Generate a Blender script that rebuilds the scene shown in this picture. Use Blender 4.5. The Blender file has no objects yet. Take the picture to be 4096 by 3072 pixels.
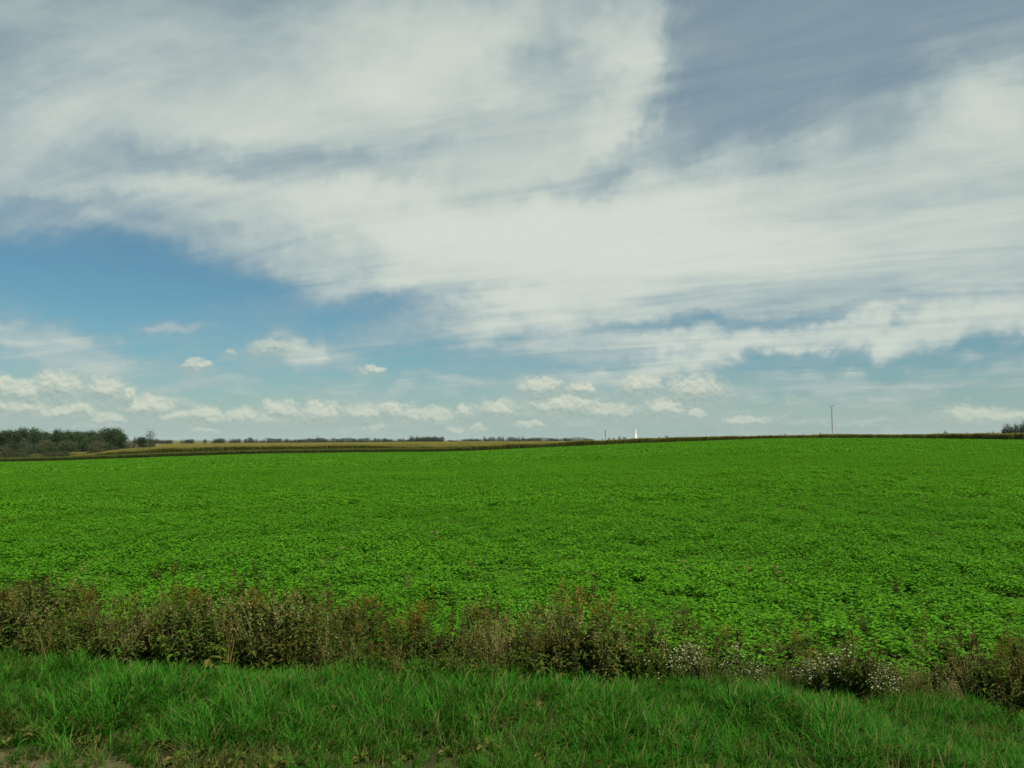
import bpy, math, random
import numpy as np
from mathutils import Vector, Matrix, Euler

random.seed(7)
RNG = np.random.default_rng(11)
scene = bpy.context.scene
COL = scene.collection
R = math.radians

# ------------------------------------------------------------------ camera
CAM_H = 2.8
FPX = 803.0                      # focal length in pixels of a 1024 px wide frame
HORIZON = 440.0                  # image row of the horizon (of 768)
PITCH = math.atan((HORIZON - 384.0) / FPX)
cam_data = bpy.data.cameras.new("camera")
cam_data.sensor_width = 36.0
cam_data.lens = 36.0 * FPX / 1024.0
cam_data.clip_start = 0.05
cam_data.clip_end = 60000.0
cam = bpy.data.objects.new("camera", cam_data)
COL.objects.link(cam)
cam.location = (0, 0, CAM_H)
cam.rotation_euler = (math.pi / 2 + PITCH, 0, 0)
scene.camera = cam


def at(px, py, Y):
    """world point at forward distance Y seen at pixel (px, py)"""
    t = math.atan((384.0 - py) / FPX) + PITCH
    dz = Y * math.tan(t)
    depth = Y * math.cos(PITCH) + dz * math.sin(PITCH)
    return ((px - 512.0) / FPX * depth, Y, CAM_H + dz)


def azel(px, py):
    """azimuth (0 = +Y, positive to +X) and elevation in degrees"""
    x, y, z = at(px, py, 1.0)
    z -= CAM_H
    return math.degrees(math.atan2(x, y)), math.degrees(math.atan2(z, math.hypot(x, y)))


# ------------------------------------------------------------------ sun and sky
SUN_EL, SUN_AZ = R(51), R(136)     # azimuth from +Y towards +X
SKY_STRENGTH = 0.1
sun_data = bpy.data.lights.new("sun", 'SUN')
sun_data.energy = 4.4
sun_data.angle = R(2.5)
sun_data.color = (1.0, 0.94, 0.82)
sun = bpy.data.objects.new("sun", sun_data)
COL.objects.link(sun)
sd = Vector((math.cos(SUN_EL) * math.sin(SUN_AZ), math.cos(SUN_EL) * math.cos(SUN_AZ), math.sin(SUN_EL)))
sun.rotation_euler = sd.to_track_quat('Z', 'Y').to_euler()
sun.location = sd * 100

scene.view_settings.view_transform = 'Standard'
scene.view_settings.look = 'None'
scene.view_settings.gamma = 1.0
scene.view_settings.use_curve_mapping = False
EXPOSURE = 0.5                   # the photograph is exposed for the dark green land
scene.view_settings.exposure = EXPOSURE
scene.cycles.use_denoising = True
scene.cycles.max_bounces = 6
scene.cycles.diffuse_bounces = 3
scene.cycles.transmission_bounces = 4
scene.cycles.transparent_max_bounces = 6
scene.cycles.volume_bounces = 0
scene.cycles.sample_clamp_indirect = 4.0


class NT:
    """small helper to wire node trees"""
    def __init__(self, tree):
        self.t = tree
        self.n = tree.nodes
        self.l = tree.links

    def set(self, sock, v):
        if isinstance(v, bpy.types.NodeSocket):
            self.l.new(v, sock)
        elif v is not None:
            sock.default_value = v

    def node(self, kind, **kw):
        nd = self.n.new(kind)
        for k, v in kw.items():
            setattr(nd, k, v)
        return nd

    def math(self, op, a, b=None, c=None, clamp=False):
        nd = self.node('ShaderNodeMath', operation=op, use_clamp=clamp)
        self.set(nd.inputs[0], a)
        if b is not None: self.set(nd.inputs[1], b)
        if c is not None: self.set(nd.inputs[2], c)
        return nd.outputs[0]

    def vec(self, op, a, b=None, c=None):
        nd = self.node('ShaderNodeVectorMath', operation=op)
        self.set(nd.inputs[0], a)
        if b is not None: self.set(nd.inputs[1], b)
        if c is not None: self.set(nd.inputs[2], c)
        return nd.outputs['Value'] if op in ('LENGTH', 'DOT_PRODUCT') else nd.outputs[0]

    def scale(self, a, s):
        nd = self.node('ShaderNodeVectorMath', operation='SCALE')
        self.set(nd.inputs[0], a)
        self.set(nd.inputs['Scale'], s)
        return nd.outputs[0]

    def rng(self, v, a, b, c=0.0, d=1.0, kind='SMOOTHSTEP'):
        nd = self.node('ShaderNodeMapRange', interpolation_type=kind)
        self.set(nd.inputs['Value'], v)
        self.set(nd.inputs['From Min'], a)
        self.set(nd.inputs['From Max'], b)
        self.set(nd.inputs['To Min'], c)
        self.set(nd.inputs['To Max'], d)
        return nd.outputs['Result']

    def noise(self, v, scale=1.0, detail=6.0, rough=0.55, dist=0.0, out='Fac', lac=2.0):
        nd = self.node('ShaderNodeTexNoise')
        if v is not None: self.set(nd.inputs['Vector'], v)
        nd.inputs['Scale'].default_value = scale
        nd.inputs['Detail'].default_value = detail
        nd.inputs['Roughness'].default_value = rough
        nd.inputs['Lacunarity'].default_value = lac
        nd.inputs['Distortion'].default_value = dist
        return nd.outputs[0] if out == 'Fac' else nd.outputs['Color']

    def mix(self, f, a, b, blend='MIX'):
        nd = self.node('ShaderNodeMix', data_type='RGBA', blend_type=blend)
        self.set(nd.inputs[0], f)
        self.set(nd.inputs[6], a)
        self.set(nd.inputs[7], b)
        return nd.outputs[2]

    def comb(self, x, y, z=0.0):
        nd = self.node('ShaderNodeCombineXYZ')
        self.set(nd.inputs[0], x); self.set(nd.inputs[1], y); self.set(nd.inputs[2], z)
        return nd.outputs[0]

    def sep(self, v):
        nd = self.node('ShaderNodeSeparateXYZ')
        self.set(nd.inputs[0], v)
        return nd.outputs

    def mapping(self, v, loc=(0, 0, 0), rot=(0, 0, 0), scl=(1, 1, 1), kind='TEXTURE'):
        nd = self.node('ShaderNodeMapping', vector_type=kind)
        self.set(nd.inputs['Vector'], v)
        nd.inputs['Location'].default_value = loc
        nd.inputs['Rotation'].default_value = rot
        nd.inputs['Scale'].default_value = scl
        return nd.outputs[0]


def lin(r, g, b, k=1.0):
    f = lambda c: (c / 255 / 12.92 if c / 255 <= 0.04045 else ((c / 255 + 0.055) / 1.055) ** 2.4) * k
    return (f(r), f(g), f(b), 1.0)


def build_world():
    w = bpy.data.worlds.new("World")
    scene.world = w
    w.use_nodes = True
    w.cycles.sampling_method = 'MANUAL'
    w.cycles.sample_map_resolution = 256
    w.node_tree.nodes.clear()
    n = NT(w.node_tree)
    K = 1.0 / SKY_STRENGTH / 2 ** EXPOSURE
    deg = 180 / math.pi / FPX
    d = n.vec('NORMALIZE', n.node('ShaderNodeTexCoord').outputs['Generated'])
    X, Y, Z = n.sep(d)
    az = n.math('MULTIPLY', n.math('ARCTAN2', X, Y), 180 / math.pi)
    el = n.math('MULTIPLY', n.math('ARCSINE', Z), 180 / math.pi)
    q = n.comb(az, el)                                   # direction in degrees
    zz = n.math('ADD', n.math('MAXIMUM', Z, 0.0), 0.07)
    P = n.comb(n.math('DIVIDE', X, zz), n.math('DIVIDE', Y, zz))   # a flat layer seen in perspective

    blobs = [  # px, py, rx, ry, tilt, amount: where the veil is torn open or heaped up
        (100, 268, 230, 44, 0, -0.46), (330, 320, 190, 34, 0, -0.22), (20, 290, 140, 55, 0, -0.22),
        (860, 15, 260, 100, -3, -0.44), (570, 40, 150, 90, 0, 0.30), (545, 64, 60, 34, 0, -0.16), (585, 172, 120, 18, 24, -0.18),
        (270, 163, 190, 22, 4, -0.24), (60, 205, 170, 12, 4, -0.20), (700, 128, 120, 26, 18, -0.20),
        (640, 20, 60, 90, -20, 0.30), (1000, 60, 60, 90, 0, 0.16),
        (840, 235, 420, 125, 0, 0.46), (560, 250, 260, 66, 0, 0.36), (190, 90, 370, 140, 0, 0.26),
        (330, 225, 240, 40, 0, 0.26), (440, 45, 130, 80, 0, 0.24), (620, 125, 90, 44, 20, 0.22), (300, 150, 200, 60, 0, 0.10),
        (470, 322, 150, 26, 10, 0.38), (650, 366, 190, 15, 9, 0.46), (570, 325, 200, 30, 0, 0.26),
        (60, 345, 120, 20, -8, 0.46), (250, 262, 170, 20, -8, 0.22), (330, 345, 60, 22, -25, 0.26), (150, 300, 150, 9, 3, 0.14), (0, 310, 44, 22, 0, 0.42), (165, 321, 50, 8, -4, 0.46),
        (316, 341, 26, 18, -20, 0.36), (980, 318, 200, 20, 3, 0.34), (720, 324, 150, 9, 3, -0.36), (900, 354, 240, 12, 3, -0.26), (980, 120, 120, 60, -20, 0.12), (700, 345, 200, 30, 5, 0.18),
        (225, 390, 110, 10, 3, 0.34), (420, 386, 90, 9, 5, 0.34), (900, 378, 200, 14, 4, 0.30),
        (330, 300, 120, 14, 10, 0.24),
    ]

    def veil_colour(bl):
        """blue sky under a torn layer of cirrus and altostratus"""
        sky = n.node('ShaderNodeTexSky', sky_type='NISHITA', sun_disc=False,
                     sun_elevation=SUN_EL, sun_rotation=SUN_AZ, altitude=80, air_density=1.0,
                     dust_density=0.6, ozone_density=1.6)
        blue = n.mix(1.0, sky.outputs[0], (0.304, 0.502, 0.509, 1), 'MULTIPLY')
        big = n.noise(P, 0.55, 3, 0.55, 0.6)
        Pst = n.mapping(P, rot=(0, 0, R(-28)), scl=(2.6, 0.75, 1))
        streak = n.noise(Pst, 1.5, 7, 0.62, 0.9)
        fine = n.noise(P, 3.2, 6, 0.6, 0.4)
        acc = n.rng(el, 7.0, 13.5, 0.43, 0.72)
        if bl:
            wob = n.vec('SUBTRACT', n.noise(n.scale(q, 0.10), 1.0, 4, 0.6, 0.3, out='Color'), (0.5, 0.5, 0.5))
            wob2 = n.vec('SUBTRACT', n.noise(n.scale(q, 0.35), 1.0, 5, 0.62, 0.2, out='Color'), (0.5, 0.5, 0.5))
            qd = n.vec('MULTIPLY_ADD', wob, (17.0, 6.5, 0), q)
            qd = n.vec('MULTIPLY_ADD', wob2, (6.0, 2.6, 0), qd)
            for px, py, rx, ry, tilt, amt in bl:
                a, e = azel(px, py)
                v = n.mapping(qd, loc=(a, e, 0), rot=(0, 0, R(tilt)), scl=(rx * deg * 1.25, ry * deg * 1.25, 1))
                acc = n.math('ADD', acc, n.rng(n.vec('LENGTH', v), 0.1, 1.1, amt, 0.0))
        dens = n.math('MULTIPLY_ADD', n.math('SUBTRACT', big, 0.5), 0.75, acc)
        dens = n.math('MULTIPLY_ADD', n.math('SUBTRACT', streak, 0.5), 0.86, dens)
        dens = n.math('MULTIPLY_ADD', n.math('SUBTRACT', fine, 0.5), 0.26, dens)
        veil = n.rng(dens, -0.02, 1.22, 0.0, 0.97)
        veil = n.math('SMOOTH_MAX', veil, n.math('MULTIPLY', n.rng(el, 11.0, 20.0, 0.0, 1.0), n.rng(streak, 0.25, 0.75, 0.48, 0.78)), 0.25)   # a thin film over it all
        thick = n.rng(dens, 0.35, 1.5)
        c_hi = n.mix(thick, lin(152, 171, 177, K), lin(213, 221, 209, K))
        return n.mix(veil, blue, c_hi)

    cum = [  # px, py, rx, ry of the heaps low over the land
        (0, 386, 8, 9), (26, 391, 24, 10), (57, 387, 20, 13), (104, 388, 17, 11), (128, 394, 8, 7),
        (22, 407, 28, 8), (60, 411, 28, 7), (84, 410, 12, 7), (148, 407, 24, 9), (107, 418, 16, 6), (168, 415, 18, 5),
        (205, 416, 20, 8), (240, 417, 14, 8), (280, 411, 20, 10), (272, 419, 22, 6), (321, 414, 19, 11),
        (366, 415, 24, 9), (392, 412, 13, 9), (413, 415, 12, 10), (436, 416, 23, 9), (467, 412, 11, 8),
        (497, 410, 20, 9), (566, 406, 42, 12), (605, 411, 30, 9), (668, 408, 23, 10), (696, 389, 28, 13),
        (641, 385, 20, 10), (540, 386, 22, 9), (580, 388, 16, 6), (700, 414, 9, 5), (744, 421, 20, 5),
        (961, 415, 14, 9), (992, 417, 40, 7), (262, 350, 13, 7), (276, 345, 17, 4), (288, 347, 14, 3), (281, 352, 6, 3), (194, 360, 8, 4), (200, 364, 8, 5), (369, 368, 8, 4), (378, 369, 8, 3), (230, 353, 6, 2.5),
        (372, 426, 14, 4), (478, 427, 10, 5), (530, 424, 14, 3), (206, 428, 16, 3), (455, 428, 10, 3),
    ]

    def low_colour(bl, heaps):
        col = veil_colour(bl)
        # milky air towards the horizon
        hz = n.rng(el, -0.5, 5.6, 0.94, 0.0)
        hz = n.math('MULTIPLY', hz, n.rng(n.noise(n.vec('MULTIPLY', q, (0.05, 0.4, 0)), 1.0, 3, 0.5), 0.3, 0.62, 0.62, 1.0))
        col = n.mix(hz, col, lin(167, 187, 180, K))
        jit = n.vec('SUBTRACT', n.noise(n.scale(q, 0.75), 1.0, 5, 0.55, 0.1, out='Color'), (0.5, 0.5, 0.5))
        qc = n.vec('MULTIPLY_ADD', jit, (2.0, 1.15, 0), q)
        # a belt of faint far heaps all round the horizon
        bn = n.vec('MULTIPLY', qc, (0.22, 0.7, 0))
        belt = n.noise(bn, 1.0, 5, 0.58, 0.2)
        belt_up = n.noise(n.vec('ADD', bn, (0.05, 0.22, 0)), 1.0, 5, 0.58, 0.2)
        win = n.math('MULTIPLY', n.rng(el, 0.0, 1.0, 0.3, 1.0), n.rng(el, 2.4, 4.6, 1.0, 0.0))
        bmask = n.math('MULTIPLY', n.rng(belt, 0.42, 0.60), n.math('MULTIPLY', win, 0.36))
        bcol = n.mix(n.rng(n.math('SUBTRACT', belt, belt_up), -0.06, 0.14), lin(158, 177, 171, K), lin(200, 208, 194, K))
        col = n.mix(bmask, col, bcol)
        if heaps:
            def field(vv):
                best = None
                for px, py, rx, ry in heaps:
                    a, e = azel(px, py)
                    sx, sy = 1 / (rx * deg * 1.15), 1 / (ry * deg * 1.22)
                    ln = n.vec('LENGTH', n.vec('MULTIPLY_ADD', vv, (sx, sy, 0), (-a * sx, -e * sy, 0)))
                    best = ln if best is None else n.math('SMOOTH_MIN', best, ln, 0.3)
                return best
            f0 = field(qc)
            f1 = field(n.vec('ADD', qc, (0.08, 0.42, 0)))
            puff = n.noise(n.scale(q, 2.1), 1.0, 5, 0.6, 0.1)
            puff_up = n.noise(n.vec('ADD', n.scale(q, 2.1), (0.1, 0.35, 0)), 1.0, 5, 0.6, 0.1)
            pz = n.math('SUBTRACT', puff, 0.5)
            edge = n.math('MULTIPLY_ADD', pz, 1.0, f0)
            soft = n.rng(n.math('SUBTRACT', f1, f0), -0.3, 0.4, 0.75, 0.36)       # crisp tops, frayed feet
            mask = n.rng(edge, n.math('ADD', 0.80, soft), n.math('SUBTRACT', 0.85, soft))
            lit = n.rng(n.math('SUBTRACT', f1, f0), -0.30, 0.50)
            lit = n.math('MULTIPLY_ADD', lit, 0.72, n.rng(n.math('SUBTRACT', puff_up, puff), -0.2, 0.2, -0.12, 0.42), clamp=True)
            ccol = n.mix(lit, lin(156, 174, 168, K), lin(211, 217, 199, K))
            skirt = n.math('MULTIPLY', n.rng(n.math('MULTIPLY_ADD', pz, 1.2, f1), 2.3, 0.7), 0.42)
            col = n.mix(skirt, col, lin(166, 184, 178, K))
            col = n.mix(n.math('MULTIPLY', mask, n.math('MULTIPLY', n.rng(el, 0.2, 3.0, 0.5, 0.88), n.rng(el, 4.6, 6.0, 1.0, 0.5))), col, ccol)
        return col

    def bgnd(col):
        bg = n.node('ShaderNodeBackground')
        n.set(bg.inputs['Color'], col)
        bg.inputs['Strength'].default_value = SKY_STRENGTH
        return bg.outputs[0]

    def pick(test, no, yes):
        m = n.node('ShaderNodeMixShader')
        n.l.new(test, m.inputs[0]); n.l.new(no, m.inputs[1]); n.l.new(yes, m.inputs[2])
        return m.outputs[0]

    LOW = 8.0
    low_bl = [b for b in blobs if b[1] + 1.4 * b[3] + 45 > 327]
    edges = [(-60, 175), (175, 330), (330, 520), (520, 1090)]
    low = bgnd(low_colour([], []))
    front_low = None
    for x0, x1 in edges:
        hs = [c for c in cum if c[0] + c[2] * 2.6 + 16 > x0 and c[0] - c[2] * 2.6 - 16 < x1]
        bs = [b for b in low_bl if b[0] + 1.4 * b[2] + 130 > x0 and b[0] - 1.4 * b[2] - 130 < x1]
        sh = bgnd(low_colour(bs, hs))
        if front_low is None:
            front_low = sh
        else:
            front_low = pick(n.math('GREATER_THAN', az, azel(x0, 400)[0]), front_low, sh)
    front = n.math('LESS_THAN', n.math('ABSOLUTE', az), 50.0)
    low_all = pick(n.math('LESS_THAN', n.math('ABSOLUTE', az), azel(1090, 400)[0]), low, front_low)
    high_all = pick(front, bgnd(veil_colour([])), bgnd(veil_colour(blobs)))
    up = pick(n.math('GREATER_THAN', el, LOW), low_all, high_all)
    allsky = pick(n.math('GREATER_THAN', el, -2.0), bgnd(lin(120, 140, 120, K)), up)
    out = n.node('ShaderNodeOutputWorld')
    n.l.new(allsky, out.inputs['Surface'])


build_world()

# ------------------------------------------------------------------ materials
def material(name, build):
    m = bpy.data.materials.new(name)
    m.use_nodes = True
    m.node_tree.nodes.clear()
    n = NT(m.node_tree)
    out = n.node('ShaderNodeOutputMaterial')
    n.l.new(build(n), out.inputs['Surface'])
    return m


def leafy(name, a, b, trans=0.3, rough=0.55, island=0.8, spec=0.35, tint=False, c=None, cpos=0.93, patch=False):
    """leaf material: colour runs from a to b, by plant and by single leaf; c is an odd colour for a few leaves"""
    def build(n):
        oi = n.node('ShaderNodeObjectInfo')
        geo = n.node('ShaderNodeNewGeometry')
        f = n.math('ADD', n.math('MULTIPLY', oi.outputs['Random'], 1 - island),
                   n.math('MULTIPLY', geo.outputs['Random Per Island'], island))
        col = n.mix(f, (*a, 1), (*b, 1))
        if c:
            col = n.mix(n.math('GREATER_THAN', geo.outputs['Random Per Island'], cpos), col, (*c, 1))
        if patch:
            pos = geo.outputs['Position']
            col = n.mix(n.rng(n.noise(n.vec('MULTIPLY', pos, (0.05, 0.09, 0)), 1.0, 5, 0.6), 0.3, 0.7), n.mix(1.0, col, (0.90, 0.90, 0.95, 1), 'MULTIPLY'), n.mix(1.0, col, (1.14, 1.08, 1.0, 1), 'MULTIPLY'))
        if tint:
            col = n.mix(1.0, col, oi.outputs['Color'], 'MULTIPLY')
        p = n.node('ShaderNodeBsdfPrincipled')
        n.set(p.inputs['Base Color'], col)
        p.inputs['Roughness'].default_value = rough
        p.inputs['Specular IOR Level'].default_value = spec
        t = n.node('ShaderNodeBsdfTranslucent')
        n.set(t.inputs['Color'], n.mix(1.0, col, (1.15, 1.1, 0.7, 1), 'MULTIPLY'))
        m = n.node('ShaderNodeMixShader')
        m.inputs[0].default_value = trans
        n.l.new(p.outputs[0], m.inputs[1]); n.l.new(t.outputs[0], m.inputs[2])
        return m.outputs[0]
    return material(name, build)


def solid(name, a, b, scale=8.0, rough=0.8, bump=0.0, metal=0.0, spec=0.3):
    def build(n):
        tc = n.node('ShaderNodeTexCoord').outputs['Object']
        f = n.rng(n.noise(tc, scale, 6, 0.6), 0.32, 0.68)
        p = n.node('ShaderNodeBsdfPrincipled')
        n.set(p.inputs['Base Color'], n.mix(f, (*a, 1), (*b, 1)))
        p.inputs['Roughness'].default_value = rough
        p.inputs['Metallic'].default_value = metal
        p.inputs['Specular IOR Level'].default_value = spec
        if bump:
            bp = n.node('ShaderNodeBump')
            bp.inputs['Strength'].default_value = bump
            n.l.new(n.noise(tc, scale * 3, 6, 0.6), bp.inputs['Height'])
            n.l.new(bp.outputs[0], p.inputs['Normal'])
        return p.outputs[0]
    return material(name, build)


M = {}
M['crop'] = leafy('crop_leaf', (0.056, 0.190, 0.006), (0.092, 0.275, 0.009), 0.34, 0.7, 0.6, 0.12, patch=True)
M['crop_dark'] = leafy('crop_leaf_deep', (0.034, 0.150, 0.006), (0.056, 0.20, 0.008), 0.30, 0.7, 0.6, 0.12)
M['crop_dry'] = leafy('crop_leaf_withered', (0.12, 0.085, 0.03), (0.19, 0.14, 0.045), 0.2, 0.8)
M['grass'] = leafy('verge_blade', (0.021, 0.098, 0.0040), (0.044, 0.195, 0.009), 0.30, 0.7, 0.7, 0.12, c=(0.13, 0.13, 0.04), cpos=0.965)
M['grass_dull'] = leafy('verge_blade_dull', (0.028, 0.075, 0.008), (0.062, 0.120, 0.014), 0.30, 0.7, 0.7, 0.12, c=(0.15, 0.12, 0.045), cpos=0.85)
M['straw'] = leafy('dry_blade', (0.12, 0.110, 0.028), (0.20, 0.18, 0.055), 0.25, 0.7, 0.8, 0.2)
M['weed_dark'] = leafy('weed_leaf_dark', (0.040, 0.062, 0.007), (0.084, 0.102, 0.014), 0.25, 0.7, 0.8, 0.12, c=(0.095, 0.078, 0.020), cpos=0.88)
M['weed_green'] = leafy('weed_leaf_green', (0.044, 0.098, 0.007), (0.088, 0.140, 0.012), 0.3, 0.7, 0.8, 0.12, c=(0.13, 0.11, 0.03), cpos=0.88)
M['stem'] = solid('weed_stem', (0.040, 0.050, 0.012), (0.080, 0.080, 0.022), 30)
M['gold'] = leafy('faded_gold_floret', (0.095, 0.072, 0.008), (0.17, 0.135, 0.014), 0.3, 0.8, 0.9, 0.1)
M['rust'] = leafy('rust_seed', (0.050, 0.041, 0.008), (0.088, 0.072, 0.015), 0.2, 0.8, 0.9, 0.1)
M['white'] = leafy('white_petal', (0.28, 0.29, 0.17), (0.42, 0.42, 0.28), 0.35, 0.7, 0.9, 0.1)
M['yellow'] = leafy('flower_eye', (0.45, 0.30, 0.03), (0.55, 0.40, 0.05), 0.1, 0.8)
M['corn'] = leafy('corn_leaf', (0.092, 0.130, 0.020), (0.170, 0.195, 0.038), 0.42, 0.7, 0.5, 0.12, c=(0.26, 0.21, 0.07), cpos=0.82)
M['tassel'] = leafy('corn_tassel', (0.23, 0.205, 0.050), (0.34, 0.30, 0.080), 0.25, 0.8, 0.4, 0.1)
M['strip'] = leafy('strip_crop_leaf', (0.078, 0.108, 0.024), (0.130, 0.155, 0.036), 0.42, 0.7, 0.5, 0.12, c=(0.11, 0.095, 0.028), cpos=0.85)
M['bark'] = solid('bark', (0.05, 0.042, 0.03), (0.10, 0.085, 0.065), 6, 0.9, 0.4)
M['tree'] = leafy('tree_leaf', (0.75, 0.75, 0.75), (1.25, 1.2, 1.1), 0.25, 0.6, 0.9, 0.25, tint=True)
M['white_paint'] = solid('white_render', (0.74, 0.74, 0.70), (0.82, 0.82, 0.79), 0.8, 0.6)
M['grey_band'] = solid('grey_band', (0.34, 0.35, 0.34), (0.42, 0.43, 0.42), 2, 0.6)
M['galv'] = solid('galvanised_steel', (0.26, 0.27, 0.28), (0.36, 0.37, 0.38), 3, 0.6, 0, 0.0)
M['dark_metal'] = solid('dark_metal', (0.10, 0.11, 0.12), (0.15, 0.16, 0.17), 3, 0.55)
M['mast_red'] = solid('faded_red_paint', (0.20, 0.10, 0.10), (0.26, 0.14, 0.13), 3, 0.6)
M['panel'] = solid('antenna_panel', (0.34, 0.36, 0.37), (0.42, 0.44, 0.45), 3, 0.5)
M['pole'] = solid('weathered_wood', (0.10, 0.09, 0.08), (0.17, 0.155, 0.14), 4, 0.9)
M['hill'] = solid('wooded_hill', (0.030, 0.050, 0.028), (0.055, 0.085, 0.045), 0.02, 0.95)


def ground_mat(n):
    pos = n.node('ShaderNodeNewGeometry').outputs['Position']
    f = n.rng(n.noise(pos, 0.004, 5, 0.6), 0.35, 0.65)
    g = n.rng(n.noise(pos, 1.5, 8, 0.65), 0.3, 0.7)
    col = n.mix(f, (0.09, 0.10, 0.035, 1), (0.16, 0.14, 0.055, 1))
    col = n.mix(n.math('MULTIPLY', g, 0.6), col, (0.07, 0.06, 0.03, 1))
    p = n.node('ShaderNodeBsdfPrincipled')
    n.set(p.inputs['Base Color'], col)
    p.inputs['Roughness'].default_value = 0.95
    p.inputs['Specular IOR Level'].default_value = 0.1
    return p.outputs[0]


def soil_mat(a, b, stone):
    def build(n):
        pos = n.node('ShaderNodeNewGeometry').outputs['Position']
        f = n.rng(n.noise(pos, 3.0, 8, 0.65), 0.32, 0.68)
        s = n.rng(n.noise(pos, 45.0, 4, 0.6), 0.5, 0.66)
        col = n.mix(n.math('MULTIPLY', s, 0.7), n.mix(f, (*a, 1), (*b, 1)), (*stone, 1))
        p = n.node('ShaderNodeBsdfPrincipled')
        n.set(p.inputs['Base Color'], col)
        p.inputs['Roughness'].default_value = 0.95
        p.inputs['Specular IOR Level'].default_value = 0.0
        bp = n.node('ShaderNodeBump')
        bp.inputs['Strength'].default_value = 0.7
        bp.inputs['Distance'].default_value = 0.03
        n.l.new(n.noise(pos, 30.0, 8, 0.65), bp.inputs['Height'])
        n.l.new(bp.outputs[0], p.inputs['Normal'])
        return p.outputs[0]
    return build


M['ground'] = material('far_ground', ground_mat)
M['field'] = material('crop_soil', soil_mat((0.032, 0.085, 0.008), (0.045, 0.115, 0.010), (0.05, 0.08, 0.02)))
M['verge'] = material('verge_soil', soil_mat((0.020, 0.030, 0.010), (0.045, 0.045, 0.018), (0.08, 0.065, 0.035)))
M['gravel'] = material('shoulder_gravel', soil_mat((0.060, 0.052, 0.026), (0.105, 0.088, 0.045), (0.17, 0.15, 0.095)))


# ------------------------------------------------------------------ mesh builder
class MB:
    def __init__(self):
        self.v, self.f, self.m = [], [], []

    def face(self, pts, mat=0):
        i = len(self.v)
        self.v.extend(tuple(p) for p in pts)
        self.f.append(tuple(range(i, i + len(pts))))
        self.m.append(mat)

    def leaf(self, base, along, side, length, width, mat=0, fold=0.15, droop=0.0):
        """a folded leaf blade of two quads"""
        b = Vector(base); a = Vector(along).normalized(); s = Vector(side).normalized()
        up = s.cross(a)
        i = len(self.v)
        mid = b + a * length * 0.5
        tip = b + a * length - Vector((0, 0, droop * length))
        l = mid + s * width * 0.5 + up * width * fold
        r = mid - s * width * 0.5 + up * width * fold
        self.v.extend([tuple(b), tuple(l), tuple(tip), tuple(r)])
        self.f.append((i, i + 1, i + 2)); self.f.append((i, i + 2, i + 3))
        self.m += [mat, mat]

    def blade(self, base, yaw, length, width, lean, curve, mat=0, seg=3):
        """a grass blade that leans and bends over"""
        i = len(self.v)
        dx, dy = math.cos(yaw), math.sin(yaw)
        sx, sy = -dy, dx
        x = y = z = 0.0
        ang = lean
        for k in range(seg + 1):
            w = width * 0.5 * (1 - (k / seg) ** 1.6)
            px, py, pz = base[0] + dx * x, base[1] + dy * x, base[2] + z
            if k < seg:
                self.v.append((px + sx * w, py + sy * w, pz)); self.v.append((px - sx * w, py - sy * w, pz))
            else:
                self.v.append((px, py, pz))
            x += math.sin(ang) * length / seg
            z += math.cos(ang) * length / seg
            ang += curve / seg
        for k in range(seg - 1):
            self.f.append((i + 2 * k, i + 2 * k + 1, i + 2 * k + 3, i + 2 * k + 2)); self.m.append(mat)
        k = seg - 1
        self.f.append((i + 2 * k, i + 2 * k + 1, i + 2 * k + 2)); self.m.append(mat)

    def tube(self, pts, rad, sides=6, mat=0, cap=True):
        i = len(self.v)
        pts = [Vector(p) for p in pts]
        for k, p in enumerate(pts):
            t = (pts[min(k + 1, len(pts) - 1)] - pts[max(k - 1, 0)]).normalized()
            ref = Vector((1, 0, 0)) if abs(t.x) < 0.8 else Vector((0, 1, 0))
            u = t.cross(ref).normalized(); w = t.cross(u)
            for j in range(sides):
                a = 2 * math.pi * j / sides
                self.v.append(tuple(p + (u * math.cos(a) + w * math.sin(a)) * rad[k]))
        for k in range(len(pts) - 1):
            for j in range(sides):
                j2 = (j + 1) % sides
                self.f.append((i + k * sides + j, i + k * sides + j2, i + (k + 1) * sides + j2, i + (k + 1) * sides + j))
                self.m.append(mat)
        if cap:
            self.f.append(tuple(i + j for j in range(sides))); self.m.append(mat)
            e = i + (len(pts) - 1) * sides
            self.f.append(tuple(e + j for j in reversed(range(sides)))); self.m.append(mat)

    def box(self, c, s, mat=0):
        i = len(self.v)
        for dz in (-1, 1):
            for dx, dy in ((-1, -1), (1, -1), (1, 1), (-1, 1)):
                self.v.append((c[0] + dx * s[0] / 2, c[1] + dy * s[1] / 2, c[2] + dz * s[2] / 2))
        for q in ((3, 2, 1, 0), (4, 5, 6, 7), (0, 1, 5, 4), (1, 2, 6, 5), (2, 3, 7, 6), (3, 0, 4, 7)):
            self.f.append(tuple(i + k for k in q)); self.m.append(mat)

    def mesh(self, name, mats, smooth=False):
        me = bpy.data.meshes.new(name)
        me.from_pydata(self.v, [], self.f)
        for mm in mats:
            me.materials.append(mm)
        if len(mats) > 1:
            me.polygons.foreach_set('material_index', self.m)
        if smooth:
            me.polygons.foreach_set('use_smooth', [True] * len(me.polygons))
        me.update()
        return me


def link(name, me, parent=None, loc=(0, 0, 0), rotz=0.0, scl=1.0):
    o = bpy.data.objects.new(name, me)
    COL.objects.link(o)
    o.parent = parent
    o.location = loc
    o.rotation_euler = (0, 0, rotz)
    o.scale = (scl, scl, scl) if isinstance(scl, (int, float)) else scl
    return o


def tag(o, label=None, cat=None, group=None, kind=None):
    if label: o['label'] = label
    if cat: o['category'] = cat
    if group: o['group'] = group
    if kind: o['kind'] = kind
    return o


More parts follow.
